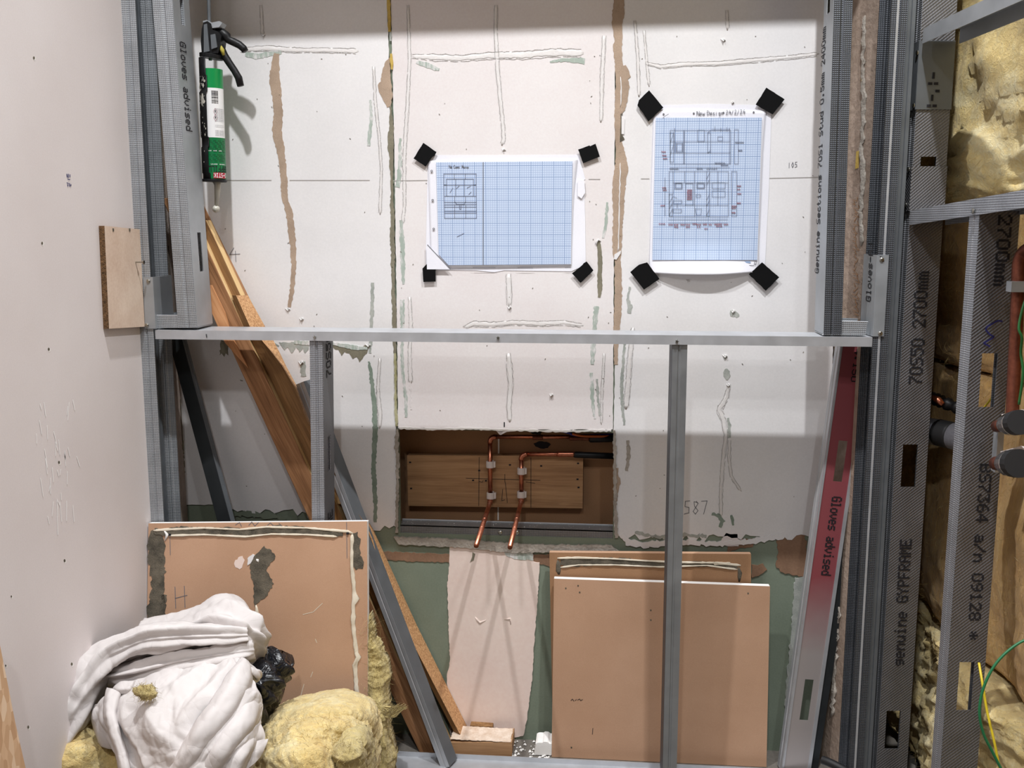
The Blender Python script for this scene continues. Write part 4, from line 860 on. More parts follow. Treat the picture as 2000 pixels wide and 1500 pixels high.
# plywood offcut flat on the left wall
pA, pB, pC, pD = [Plane((XL+.010, 0, 0), (1, 0, 0)).hit(*q) for q in ((204,441),(273,448),(283,638),(213,642))]
e = thing('plywood_offcut', 'small plywood offcut screwed to the left wall above the rail end', 'board', pD)
MB().prism([pA, pB, pC, pD], (-.0095, 0, 0), 0, 1).build('panel', [M['ply'], M['chip']], e)
PP = Plane((XL+.0102, 0, 0), (1, 0, 0))
for x, y in ((221,449),(253,449)): patch('screw_hole', [(x-1.5,y-3),(x+1.5,y-3),(x+1.5,y+3),(x-1,y+3)], M['soot'], e, PP, .0003)
p = PP.hit(265, 512); mb = MB(); mb.tube([p, p+Vector((.012, 0, 0)), p+Vector((.013, 0, 0)), p+Vector((.015, 0, 0))], [.0013, .0013, .0036, .0036], 8); mb.build('screw', M['screw'], e)
# strand board at the lower left, leaning on the left wall
po = Plane((XL+.03, 0, 0), (1, 0, .0)); far = [po.hit(-6, 1230), po.hit(12, 1320), po.hit(30, 1412), po.hit(50, 1500)]
q3 = far[3] + (far[3]-far[2])*((.001-far[3].z)/(far[3]-far[2]).z)
poly = [far[0], far[1], far[2], far[3], q3, Vector((far[0].x, q3.y-.75, .001)), Vector((far[0].x, q3.y-.75, far[0].z+.02))]
mb = MB(); mb.prism(poly, (-.018, 0, 0), 0, 1)
solo('strand_board', 'pale strand board leaning low on the left wall', 'board', mb, [M['osb'], M['chip']], q3)

# ================================================================== SERVICE OPENING
Yc = .086
pt = [(795,889),(1139,891),(1138,993),(797,988)]
e = thing('pipe_board', 'plywood mounting board fixed inside the wall opening behind the pipes', 'board', X(797, 988, .066)); PPB = planeY(.066)
bevel(MB().prism([PPB.hit(*q) for q in pt], (0, .0195, 0)).build('panel', M['ply_h'], e), .001)
pen('pencil_line', [[(936,893),(935,988)],[(1037,894),(1037,991)],[(910,934),(1055,938)],[(986,926),(986,942)],[(987,942),(991,982)],[(982,955),(980,978),(986,976)],[(1027,941),(1045,944)],[(936,940),(942,942),(944,938)]], M['ink'], e, PPB, .9)
for x, y in ((801,903),(803,954),(1129,905),(1128,936),(1130,952),(924,938),(949,939),(996,908),(1057,910),(936,919)): patch('nail_hole', [(x-2,y-1.5),(x+2,y-1.5),(x+2,y+1.5),(x-2,y+1.5)], M['ink'], e, PPB, .0003)
r_ = .0043
def pipe(label, x, ytop, ybot, tip, xr, ends):
    e = thing('copper_pipe', label, 'pipe', X(x, ybot, .05)); Yp = .054
    def el(p, c, q, n=6, k=.012): 
        a = c+(p-c).normalized()*k; b = c+(q-c).normalized()*k
        return [a*(1-t)**2 + c*2*t*(1-t) + b*t*t for t in [i/n for i in range(n+1)]]
    top, bot = X(x, ytop, Yp), X(x+.5, ybot, Yp); end = X(xr, ytop, Yp+.005); tp = X(*tip, -.2)
    e1 = el(bot, top, end); e2 = el(top, bot, tp)
    MB().tube([e2[0]]+[e1[0]], r_, 14).build('pipe_run', M['copper'], e, smooth=True)
    MB().tube([e1[-1], end], r_, 14).build('pipe_run', M['copper'], e, smooth=True)
    n = 14; mb = MB(); d = (tp-e2[-1]).normalized(); mb.tube([e2[-1], tp], r_, n, cap=False); mb.tube([tp, tp-d*.03], r_*.84, n, cap=False)
    k = len(mb.v); f = [[n+i, n+(i+1) % n, 2*n+(i+1) % n, 2*n+i] for i in range(n)]; mb.f += f; mb.m += [0]*n; mb.f.append([3*n+i for i in range(n)]); mb.m.append(1)
    mb.build('stub', [M['copper'], M['ink']], e, smooth=True)
    for q in (e1, e2): MB().tube(q, r_*1.22, 14).build('elbow', M['copper'], e, smooth=True)
    for t_ in (.42, .62): 
        p = e2[-1]*(1-t_)+tp*t_; MB().tube([p-d*.002, p, p+d*.002], [r_*1.0, r_*1.14, r_*1.0], 14).build('pipe_collar', M['copper'], e, smooth=True)
    return e, top, bot, end
P1, t1, b1, e1_ = pipe('longer copper pipe, left one of the pair, reaching highest in the opening', 957, 853, 980, (930, 1066), 1152, 0)
P2_, t2, b2, e2_ = pipe('shorter copper pipe, right one of the pair in the wall opening', 1018, 887, 977, (996, 1069), 1122, 0)
for par, xx, yy in ((P1, 957.5, 907), (P1, 958.5, 968), (P2_, 1018.5, 920), (P2_, 1018, 966)):
    c = X(xx, yy, .054); mb = MB()
    n = 14; ro, ri, h = .0082, .0046, .0066
    ring = []
    for zz in (-h, h):
        ring += [c+Vector((math.cos(2*PI*i/n)*ro, math.sin(2*PI*i/n)*ro*.9, zz)) for i in range(n)] + [c+Vector((math.cos(2*PI*i/n)*ri, math.sin(2*PI*i/n)*ri, zz)) for i in range(n)]
    f = []
    for i in range(n):
        j = (i+1) % n; f += [[i, j, 2*n+j, 2*n+i], [n+i, n+j, 3*n+j, 3*n+i], [i, j, n+j, n+i], [2*n+i, 2*n+j, 3*n+j, 3*n+i]]
    mb.add(ring, f); mb.box((c.x-.0055, c.y+.0070, c.z-h), (c.x+.0055, .0665, c.z+h)); mb.box((c.x+.0062, c.y-.003, c.z-h*.9), (c.x+.0105, c.y+.005, c.z+h*.9))
    bevel(mb.build('pipe_clip', M['clip'], par), .0008)
# couplings and tape on the horizontal runs
for par, x0, x1, y, m_, rr_ in ((P1, 1040, 1060, 854, 'copper_dull', 1.25), (P1, 1112, 1152, 856, 'copper_dull', 1.05), (P2_, 1088, 1122, 887, 'copper', 1.25)):
    a, b = X(x0, y, .0545), X(x1, y, .0555); MB().tube([a, a*.9+b*.1, a*.5+b*.5, a*.1+b*.9, b], [r_*rr_*.94, r_*rr_, r_*rr_*.94, r_*rr_, r_*rr_*.94], 14).build('coupling', M[m_], par, smooth=True)
a, b = X(1120, 888, .056), X(1230, 892, .06); MB().tube([a, a*.97+b*.03, b], [.005, .0062, .0062], 12).build('black_sleeve', M['black'], P2_, smooth=True)
a, b = X(1150, 857, .058), X(1240, 854, .06); MB().tube([a, a*.97+b*.03, b], [.005, .0075, .0085], 12).build('black_sleeve', M['black'], P1, smooth=True)
def cable(label, pts, r, m_, cat='cable'):
    P = [Vector(p) for p in pts]; q = [cr(P, i/40) for i in range(41)]
    mb = MB().tube(q, r, 8); return solo('cable', label, cat, mb, M[m_] if isinstance(m_, str) else m_, q[0], smooth=True)
cable('blue cable under the top lip of the wall opening', [X(1088,839,.05), X(1110,845,.045), X(1130,850,.05), X(1200,849,.06)], .0028, plain('blue_cable', (36, 44, 120), .5))
cable('orange cable above the longer pipe in the wall opening', [X(1118,847,.040), X(1135,851,.044), X(1160,852,.05), X(1210,852,.06)], .0026, plain('orange_cable', (196, 98, 40), .5))
patch('scorch_mark', [(1042,866),(1052,862),(1068,863),(1076,868),(1070,875),(1056,876),(1046,872)], M['ink'], WB, planeY(.0855), .0004, 0, 1, 4, 71)
patch('scorch_mark', [(1030,838),(1060,838),(1055,850),(1040,848)], M['ink'], WB, planeY(.0855), .0004, 0, 1, 4, 72)
strip('board_joint', [(974,850,3),(974,890,3)], M['gypsum'], WB, planeY(.0855), .0004, 0, 0); strip('board_joint', [(973,990,2.5),(973,1016,2.5)], M['gypsum'], WB, planeY(.0855), .0004, 0, 0)
# steel sill at the bottom of the opening
a, b = X(779, 1025, .002), X(1198, 1037, .002)
e = thing('opening_sill', 'dark knurled steel channel along the bottom of the wall opening', 'metal track', a - Vector((0, 0, .03)))
mb = MB(); dn = Vector((0, 0, -.026)); bk = Vector((0, .036, 0)); mb.prism([a, b, b+bk, a+bk], (0, 0, -.002)); mb.build('web', M['m_plain'], e)
mf = metal('galvanised_dark_knurl', 'cross', (150, 150, 152), .45, .5, .0046, .0007, .6)
MB().prism([a, b, b+dn, a+dn], (0, .002, 0)).build('flange', mf, e)
MB().tube([a+Vector((0, .034, .0012)), b+Vector((0, .034, .0012))], .0016, 6).build('bright_edge', M['m_bright'], e)
for x in (977, 1010): screw_head(e, X(x, 1040, .001), (0, -1, 0), .004)
mb = MB(); rnd = random.Random(6)
for _ in range(90):
    t_ = rnd.random(); p = a*(1-t_)+b*t_ + Vector((0, rnd.uniform(.004, .033), .0004)); s = rnd.uniform(.0003, .0010)
    mb.add([p+Vector((-s, -s, 0)), p+Vector((s, -s*.4, 0)), p+Vector((0, s, 0)), p+Vector((0, 0, s))], [[0, 1, 3], [1, 2, 3], [2, 0, 3]])
o = mb.build('dust_crumbs', M['gypsum'], e); o['kind'] = 'stuff'
# ================================================================== DRAWINGS taped to the wall
def paper_sheet(name, label, rows, bow=0.0, Y=-.004, origin=None):
    e = thing(name, label, 'paper', origin)
    g = [[X(x, y, Y - (q if len(p) > 2 else 0)) for p in r for x, y, q in [tuple(p)+(0,)*(3-len(p))]] for r in rows]
    v, f = loft(g, 30, 34, None); o = mesh('paper', v, f, M['paper'], e, smooth=True); solidify(o, .0003); return e
zA = lambda x, y: (780+x/4.348, 260+y/4.348)
zB = lambda x, y: (1220+x/3.408, 150+y/3.408)
def zl(fn, lines): return [[fn(*p) for p in l] for l in lines]
S1b = thing('backing_sheet', 'white backing sheet behind the wider graph drawing, torn on its right', 'paper', X(840, 527, -.0035))
patch('paper', [(836,303),(1000,303),(1131,302),(1143,350),(1136,356),(1141,372),(1143,430),(1144,517),(1116,530),(1040,529),(985,528),(965,532),(930,528),(832,527),(832,478)], M['paper'], S1b, planeY(-.0035), .0003)
patch('torn_paper_flap', [(1128,352),(1141,352),(1143,376),(1136,388),(1128,382)], M['paper'], S1b, planeY(-.0062), .0003)  # loose white paper flap at the torn right edge
S1 = paper_sheet('drawing_sheet', 'landscape graph paper drawing of a mirror and basin, middle of the wall', [[(836,314),(910,312),(1000,311),(1128,310)], [(838,380),(910,380,.001),(1000,380,.001),(1121,378)], [(840,450),(910,450,.001),(1000,450,.001),(1118,448)], [(842,524),(910,523),(1000,522),(1116,519)]], 0, -.0055, X(842, 524, -.0055))
pS = planeY(-.0074)
patch('graph_print', [(852,317),(1118,315),(1115,516),(876,518),(857,497)], M['grid'], S1, pS, .0002)
patch('folded_corner', [(833,477),(840,482),(880,526),(834,526)], M['paper'], S1, planeY(-.0085), .0004)
pen('fold_edge', [[(835,478),(880,526)]], M['pencil'], S1, planeY(-.0088), 1.2)
for x, y in ((843,334),(845,391),(847,447)):
    patch('punch_hole', [(x+2.3*math.cos(k*PI/5), y+2.3*math.sin(k*PI/5)) for k in range(10)], M['pencil'], S1, pS, .0004)
    patch('punch_hole', [(x+.9*math.cos(k*PI/4), y+.9*math.sin(k*PI/4)) for k in range(8)], M['paper'], S1, pS, .0006)
dl = zl(zA, [rect(378,345,652,440), [(378,440),(384,722)], [(652,440),(655,722)], rect(400,390,630,535), [(384,535),(655,535)], [(384,587),(655,587)], [(384,608),(655,606)], [(384,628),(655,627)], [(384,661),(655,661)], [(384,679),(655,678)], [(384,722),(655,722)],
     [(467,345),(467,390)], [(560,345),(560,390)], [(478,392),(478,533)], [(552,392),(552,533)], [(470,540),(472,590),(482,592),(484,605),(552,605),(556,590),(562,588),(562,540)], [(512,612),(512,645),(524,645),(524,612)], [(470,608),(470,722)], [(564,608),(564,722)], [(378,440),(400,440)], [(630,440),(652,440)],
     [(430,505),(455,465)], [(485,470),(510,445)], [(575,465),(605,450)], [(590,520),(610,500)], [(490,880),(550,850)]])
pen('pencil_drawing', dl, M['drawn'], S1, planeY(-.0076), 1.0)
pen('pencil_column_line', zl(zA, [[(712,248),(712,1118)]]), M['pencil'], S1, planeY(-.0076), 1.3)
pen('pencil_title', write('Na Cami Mona', 877, 322.5, 6, .01, .88), M['pencil'], S1, planeY(-.0076), .8)
pen('print_marks', zl(zA, [[(625,1142),(815,1143)],[(1005,1144),(1135,1145)],[(1405,1144),(1455,1144)]]), M['pencil'], S1, planeY(-.0076), 1.0)
patch('blue_stamp', zl(zA, [[(1478,285),(1492,285),(1492,340),(1478,340)]])[0], plain('blue_print', (130, 158, 196), .8), S1b, planeY(-.0041), .0002)
S2b = thing('backing_sheet', 'white backing sheet behind the tall dated graph drawing', 'paper', X(1270, 530, -.0035))
patch('paper', [(1276,206),(1390,203),(1507,206),(1502,360),(1494,520),(1380,524),(1268,522),(1271,360)], M['paper'], S2b, planeY(-.0035), .0003)
S2 = paper_sheet('drawing_sheet', 'portrait graph paper drawing dated New Design at its top, right of the wall', [[(1277,214),(1350,213),(1420,214),(1496,216)], [(1274,300),(1350,300,.001),(1420,300,.001),(1490,300)], [(1271,420),(1350,420,.001),(1420,420,.001),(1485,420)], [(1269,490),(1345,490,.003),(1410,490,.003),(1482,490)], [(1268,533,.001),(1335,536,.013),(1410,536,.014),(1482,531,.001)]], 0, -.0055, X(1268, 533, -.0055))
pS2 = planeY(-.0078)
gp = [(1281,230),(1488,233),(1479,508),(1274,508)]
gr = [[X(gp[0][0]+(gp[1][0]-gp[0][0])*a + ((gp[3][0]-gp[0][0])*(1-a)+(gp[2][0]-gp[1][0])*a)*b, 230+(508-230)*b, -.0078-(.006*max(0, (b-.85)/.15)**1.5*math.sin(PI*a))) for a in (0, .25, .5, .75, 1)] for b in (0, .2, .4, .6, .8, .9, 1)]
v, f = loft(gr, 20, 40); solidify(mesh('graph_print', v, f, M['grid'], S2), .0002)
pl2 = planeY(-.0083)
A2 = [rect(303,355,705,578), [(332,340),(332,500)], [(303,430),(705,430)], [(303,505),(705,505)], rect(303,372,326,565), [(303,440),(326,372)], [(303,520),(326,450)], [(392,355),(392,578)], [(398,355),(398,578)], rect(341,437,387,500), rect(347,443,382,494), rect(486,355,530,428), rect(552,372,572,505), [(552,372),(572,355)], [(552,505),(572,490)], [(578,350),(700,350)], rect(620,397,652,425), rect(730,350,756,578), [(600,330),(600,360)], [(640,340),(640,362)], [(680,335),(680,362)], [(697,340),(697,578)],
      [(300,603),(700,603)], rect(296,628,690,928), [(322,628),(322,780)], rect(296,780,318,928), [(296,840),(318,800)], [(296,880),(318,840)], [(296,920),(318,880)], [(322,705),(690,705)], rect(333,708,383,745), rect(340,708,378,740), rect(405,708,455,853), rect(480,705,532,742), rect(486,709,528,738), rect(545,628,565,928), [(545,680),(565,640)], [(545,720),(565,680)], [(545,820),(565,780)], [(545,860),(565,820)], [(545,920),(565,880)], rect(583,705,668,742), rect(583,758,668,798), rect(476,782,504,800), [(470,878),(512,878),(505,920),(478,920),(470,878)], rect(325,822,380,842), [(322,795),(348,805)], [(350,842),(350,870)], rect(322,880,378,902), [(296,853),(690,853)], [(465,628),(465,928)], [(620,628),(620,853)], rect(712,628,746,925), [(400,628),(400,705)],
      [(290,948),(686,948)], [(290,972),(686,972)], [(268,670),(268,925)]]
pen('pencil_drawing', zl(zB, A2), M['drawn'], S2, pl2, .8)
rnd = random.Random(12); rd = []
for (x0, y0, w_, n_, rot) in ((300,612,60,6,0),(480,612,40,4,0),(545,612,75,6,0),(735,437,60,6,0),(755,490,30,3,0),(600,575,70,7,0),(640,588,50,5,0)):
    for i in range(n_):
        x = x0+w_*i/n_; rd.append([(x, y0+rnd.uniform(-3,3)), (x+3, y0-5), (x+5, y0+3), (x+8, y0+rnd.uniform(-2,2))])
pen('pencil_figures', zl(zB, rd), M['drawn'], S2, pl2, .9)
rd = []
for (x0, y0, w_, n_) in ((228,980,45,4),(292,985,30,3),(328,985,30,3),(330,1000,28,3),(372,985,30,3),(405,985,34,3),(408,1000,28,3),(452,980,30,3),(480,985,30,3),(482,1000,28,2),(522,982,28,3),(532,1012,24,2),(560,985,22,2),(598,982,50,5),(610,995,40,4),(660,984,30,3),(245,500,30,3),(250,525,30,3),(255,545,30,3),(250,740,28,3),(254,755,26,3),(240,858,30,3),(748,728,28,3),(750,750,22,2),(750,780,26,3),(748,842,26,3),(712,862,34,4),(712,875,30,3),(712,905,26,3)) + tuple((415,755+i*12,34,4) for i in range(6)):
    for i in range(n_):
        x = x0+w_*i/n_; rd.append([(x, y0+rnd.uniform(-3,3)), (x+3, y0-5), (x+5, y0+3), (x+8, y0+rnd.uniform(-2,2))])
pen('red_figures', zl(zB, rd), M['redink'], S2, pl2, .9)
pen('pencil_title', write('New Design 24/2/24', 1361, 217, 8.5, -.03, 1.0), M['pencil'], S2, planeY(-.0066), 1.0)
pen('print_marks', zl(zB, [[(255,272),(292,248)],[(790,1256),(860,1256)],[(862,1248),(866,1232),(880,1230),(870,1250),(862,1248)]]), M['pencil'], S2, pl2, 1.0)
for x, y in ((1296,223),(1355,221.5),(1413,220),(1472,219)): patch('punch_hole', [(x+1.9*math.cos(k*PI/5), y+1.9*math.sin(k*PI/5)) for k in range(10)], M['pencil'], S2, planeY(-.0064), .0003)
patch('blue_stamp', zl(zB, [[(796,1228),(838,1228),(838,1240),(796,1240)]])[0], plain('blue_print_faint', (150, 172, 204), .8), S2, planeY(-.0088), .0002)
tp = [('wider', 'upper left', [(826.7,278.9),(852.4,296.8),(849,304),(844,307),(831,325.5),(807.6,309.4)]), ('wider', 'upper right', [(1129,292),(1151.4,284),(1152.6,285.5),(1163,280.7),(1171.5,306),(1139,319)]),
      ('wider', 'lower left', [(825,524.5),(833,516),(850,514),(851,550),(827,551)]), ('wider', 'lower right', [(1117,533.7),(1138,517),(1140,514),(1145.7,510.7),(1159,528),(1134,552.6)]),
      ('taller', 'upper left', [(1267.8,176.4),(1295.7,210),(1266.4,237.4),(1245,205.7),(1248,195.5)]), ('taller', 'upper right', [(1496.7,171),(1532.5,194),(1527,201),(1509,223.4),(1475.9,204.3)]),
      ('taller', 'lower left', [(1264,512.4),(1288,544.7),(1257.6,565.8),(1230.9,531.5),(1248,517)]), ('taller', 'lower right', [(1488.5,512.4),(1522,541.7),(1495.8,568),(1462.7,535.9)])]
for k, (a, b, pts) in enumerate(tp):
    mb = MB(); pl_t = planeY(-.0082 if k not in (6, 7) else -.0092)
    mb.prism([pl_t.hit(*q) for q in jagged(pts, 6, .4, 400+k)], (0, .0006, 0))
    solo('tape_piece', 'black cloth tape square on the %s corner of the %s graph drawing' % (b, a), 'tape', mb, M['tape'], pl_t.hit(*pts[-1]), 'black tape squares holding the drawings')

# ================================================================== SEALANT GUN AND CARTRIDGE
Yg = -.066
G = lambda x, y, dy=0.0: X(x, y, Yg+dy)
gun = thing('sealant_gun', 'black paint stained sealant gun hanging by its rod from above', 'sealant gun', G(418, 356))
rt_ = G(405, -150); rt_.z = 1.556
MB().tube([rt_ + Vector((.0, -.016, -.006)), rt_ + Vector((0, -.013, .014)), rt_+Vector((0, .006, .018)), rt_, G(407, -40), G(409, 60), G(411, 118)], .0031, 8).build('plunger_rod', M['m_dark'], gun, smooth=True)
def gpoly(name, pts, y0, dep, mt, bev=.0015):
    mb = MB(); mb.prism([X(x, y, Yg+y0) for x, y in pts], (0, dep, 0)); return bevel(mb.build(name, M[mt], gun), bev, 2)
gpoly('trigger_housing', [(394,56),(397,44),(405,41),(412,46),(415,58),(425,61),(432,70),(430,88),(426,104),(394,104),(392,80)], -.013, .026, 'black')
gpoly('housing_cheek', [(398,48),(404,46),(409,100),(398,102)], -.0155, .003, 'm_dark', .0006)
gpoly('thumb_latch', [(396,41),(404,39),(414,44),(428,41),(434,44),(428,53),(414,55),(406,50),(397,46)], -.012, .022, 'm_plain', .001)
gpoly('ratchet_block', [(411,68),(420,66),(424,92),(413,96)], -.016, .004, 'm_dark', .0006)
MB().tube([G(422,62), G(434,64), G(443,72), G(446,78), G(456,82), G(468,88), G(476,95), G(479,100)], [.006, .008, .0085, .0065, .007, .0068, .0066, .0060], 10).build('handle', M['black'], gun, smooth=True)
MB().tube([G(420,72), G(427,82), G(433,96), G(438,108), G(447,122), G(458,138), G(466,152), G(470,168)], [.0045, .0062, .0066, .007, .0066, .0064, .0068, .0062], 10).build('trigger', M['black'], gun, smooth=True)
MB().tube([G(428,86,-.007), G(434,98,-.0075), G(437,108,-.0072)], [.002, .004, .002], 8).build('paint_smudge', plain('yellow_smudge', (176, 162, 66), .7), gun, smooth=True)
def ell(cx, cy, rx, tilt, z0, z1, mt, nm):
    c = G(cx, cy); n = 22; mb = MB(); ring = [Vector((math.cos(2*PI*i/n)*rx, math.sin(2*PI*i/n)*rx, math.cos(2*PI*i/n)*tilt)) for i in range(n)]
    v = [c+p+Vector((0, 0, z0)) for p in ring] + [c+p+Vector((0, 0, z1)) for p in ring]
    mb.add(v, [[i, (i+1) % n, n+(i+1) % n, n+i] for i in range(n)] + [list(range(n)), list(range(n, 2*n))]); return bevel(mb.build(nm, M[mt], gun), .0008)
ell(413, 110, .0205, -.003, -.004, .003, 'black', 'rear_ring')
ell(418, 353, .0225, -.0006, -.0022, .0022, 'black', 'front_cap')
axis_t, axis_b = G(413, 128), G(421, 351); az = (axis_t-axis_b).normalized(); ay = Vector((0, -1, 0)); ay = (ay - az*ay.dot(az)).normalized(); ax = ay.cross(az).normalized()
if ax.x < 0: ax = -ax
Rc = .0190
def cyl(r, th, h): return axis_b + ax*(r*math.sin(th)) + ay*(r*math.cos(th)) + az*h
Hc = (axis_t-axis_b).length
mb = MB(); n = 13; hs = [0, .010, .012, .055, .057, .072, .074, .150, .152, .178, .180, Hc]; hs = [h for h in hs if h < Hc-.001]+[Hc+.012]
th0, th1 = R(-64), R(-3); v = []
for i, h in enumerate(hs):
    rr = .0205 + (.0014 if 2 <= i <= 3 or 6 <= i <= 7 else 0)
    a1 = th1 if i % 4 < 2 else th1-.10
    v += [cyl(rr, th0+(a1-th0)*k/n, h) for k in range(n+1)]
mb.add(v, [[i*(n+1)+k, i*(n+1)+k+1, (i+1)*(n+1)+k+1, (i+1)*(n+1)+k] for i in range(len(hs)-1) for k in range(n)])
solidify(mb.build('cradle', M['black'], gun, smooth=True), .0016)
rnd = random.Random(21); mb = MB()
for _ in range(60):
    th = rnd.uniform(R(-50), R(-12)); h = rnd.choice([rnd.uniform(.02, Hc-.02), rnd.uniform(Hc*.66, Hc*.9)]); s = rnd.uniform(.0003, .0013 if h < Hc*.66 else .0026); l = s*rnd.uniform(.8, 2.2)
    q = [cyl(.0232, th+math.cos(k*PI/3)*s*38*rnd.uniform(.7, 1.2), h+math.sin(k*PI/3)*l) for k in range(6)]
    mb.add(q, [list(range(6))])
o = mb.build('dried_splashes', mottled('dried_sealant', (150, 146, 136), (206, 200, 188), 200, 500, .9, .3), gun); o['kind'] = 'stuff'
cart = thing('sealant_cartridge', 'green and white sealant cartridge loaded in the black gun', 'cartridge', axis_b)
def band(name, h0_, h1_, mt, t0=-175, t1=175, r=Rc, n=40):
    a0, a1 = R(t0), R(t1); v = [cyl(r, a0+(a1-a0)*k/n, h) for h in (h0_, h1_) for k in range(n+1)]
    return mesh(name, v, [[k, k+1, n+2+k, n+1+k] for k in range(n)], mt, cart, smooth=True)
gm = plain('label_green', (14, 140, 72), .35); wm = plain('label_white', (238, 238, 238), .4); gd = plain('label_deep_green', (12, 112, 62), .35)
zc = lambda y: (G(425, y)-axis_b).dot(az)
band('body', 0.001, zc(136), gm, -180, 180); band('label_field', zc(270), zc(174), wm, -80, 100, Rc+.0002); band('label_field', 0.0015, zc(271), gd, -80, 100, Rc+.0002)
vt = [cyl(Rc, 2*PI*k/40, zc(136)) for k in range(40)]; mesh('end_disc', vt, [list(range(40))], gm, cart)
band('logo_field', zc(349), zc(338), plain('label_red', (176, 26, 52), .4), 12, 88, Rc+.0004, 12)
def onc(s, y, th_start, ca, cb, mt, nm='printed_lettering', r=Rc+.0006):   # upside down print
    h = zc(y); dots(s, lambda a, b: cyl(r, R(th_start) - a/Rc, h - b), ca, cb).build(nm, mt, cart)
onc('O-STIK', 339, 86, .00068, .0011, wm, r=Rc+.0008); onc('GAPFILL', 325, 98, .00088, .00155, M['ink'])
for i, y in enumerate(range(276, 300, 3)): onc('en ea ae nn'[i % 4:], y, 82, .00046, .00022, M['ink'])
for i, y in enumerate(range(303, 318, 3)): onc('a neea en n'[i % 3:], y, 84, .00046, .00022, M['ink'])
onc('ae ea ena', 295, 60, .0005, .0003, wm); onc('neea aenn', 321, 80, .0005, .0003, wm)
mb = MB(); rnd = random.Random(2); hh = zc(204)
while hh < zc(179):
    s = rnd.choice([.0004, .0007, .0011]); q = [(16, hh), (50, hh), (50, hh+s), (16, hh+s)]
    mb.add([cyl(Rc+.0005, R(t_), h) for t_, h in [(16, hh), (33, hh), (50, hh), (50, hh+s), (33, hh+s), (16, hh+s)]], [[0, 1, 2, 3, 4, 5]]); hh += s+rnd.choice([.0004, .0006, .0009])
mb.build('barcode', M['ink'], cart)
for y in (220, 232):
    hc = zc(y); d = [(22, 0), (32, .0062), (42, 0), (32, -.0062), (22, 0)]; mb = MB()
    for a, b in zip(d[:-1], d[1:]):
        mb.add([cyl(Rc+.0006, R(a[0]), hc+a[1]), cyl(Rc+.0006, R(b[0]), hc+b[1]), cyl(Rc+.0006, R(b[0]+(32-b[0])*.14), hc+b[1]*.86), cyl(Rc+.0006, R(a[0]+(32-a[0])*.14), hc+a[1]*.86)], [[0, 1, 2, 3]])
    hz = mb.build('hazard_diamond', M['redink'], cart)
    mb = MB(); mb.add([cyl(Rc+.0006, R(32)+math.cos(k*PI/4)*.045, hc+math.sin(k*PI/4)*.0022+.0006) for k in range(8)], [list(range(8))]); mb.build('hazard_symbol', M['ink'], hz)
for y in list(range(214, 240, 2))+list(range(246, 252, 3))+list(range(256, 268, 2)): onc('neaeanaen', y, 86, .00036, .00012, M['pencil'])
MB().tube([axis_b+Vector((.002, 0, -.001)), G(425, 362), G(423, 402)], [.0085, .0060, .0034], 12).build('nozzle', plain('clear_grey_nozzle', (176, 172, 160), .3), cart, smooth=True)
c = G(422, 408); v, f = [], []
for i in range(9):
    a = PI*i/8
    for j in range(14): v.append(c + Vector((math.sin(a)*math.cos(2*PI*j/14)*.0068, math.sin(a)*math.sin(2*PI*j/14)*.0068, math.cos(a)*.0064)) + Vector((0, 0, .0006*math.sin(j*2.1))))
for i in range(8):
    for j in range(14): f.append([i*14+j, i*14+(j+1) % 14, (i+1)*14+(j+1) % 14, (i+1)*14+j])
mesh('dried_blob', v, f, plain('sealant_blob', (188, 184, 172), .3), cart, smooth=True)
# ================================================================== GLASS WOOL in the right hand wall
def wp(s, r, z): q = Vector((s1.x, s1.y, 0)) + LD*s + LR*r; return Vector((q.x, q.y, z))
def wool_disp(amp, seed, fine=1.0, bulge=.03, st=(1, 1, 2.2)):
    def d(p, n, s, t):
        b = bulge*(min(1, max(0, math.sin(PI*t)))**.35 - .5); q = Vector((p.x*st[0], p.y*st[1], p.z*st[2]))
        w_ = Vector((fbm(p, 6, 2, seed+20), fbm(p, 6, 2, seed+30), fbm(p, 6, 2, seed+40)))*.05
        k = fbm(p, 4, 3, seed)*amp + (1-abs(noise.noise((q+w_)*11+Vector((seed, 0, seed)))))**2*amp*.5*fine + fbm(q+w_, 38, 3, seed+9)*amp*.22*fine + fbm(q, 110, 2, seed+2)*amp*.10*fine
        return p + n*(b + k)
    return d
zs_ = [0.001, .29, .76, 1.04, 1.75, 2.45]
lab = ['lowest glass wool batt in the right hand stud wall', 'tan glass wool batt behind the black lagged pipe', 'smooth tan glass wool batt above the copper pipe bend', 'fluffy yellow glass wool batt beside the upper cross track', 'uppermost glass wool batt in the right hand wall']
for i in range(4):
    za_, zb2 = zs_[i]+.002, zs_[i+1]-.002
    rows = [[wp(s, .128 - (.05 if s > .5 else 0) + .02*math.sin(s*7+i), za_ + (zb2-za_)*t) for s in (.62, .4, .15, -.1, -.35, -.6, -.85)] for t in (0, .12, .5, .88, 1)]
    v, f = loft(rows, 150, 76, wool_disp(.030 if i in (0, 3) else .018, i*5.3, 1.0 if i in (0, 3) else .45, .035), back=LR*.09)
    v = [Vector((p.x, p.y, min(max(p.z, za_), zb2))) for p in v]
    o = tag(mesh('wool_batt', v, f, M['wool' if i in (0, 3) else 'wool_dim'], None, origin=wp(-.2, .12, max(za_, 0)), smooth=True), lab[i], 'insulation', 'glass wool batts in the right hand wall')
    fibres(v[:150*76], 900, .026, i, M['wool'], o, .0004, -LR*.5)
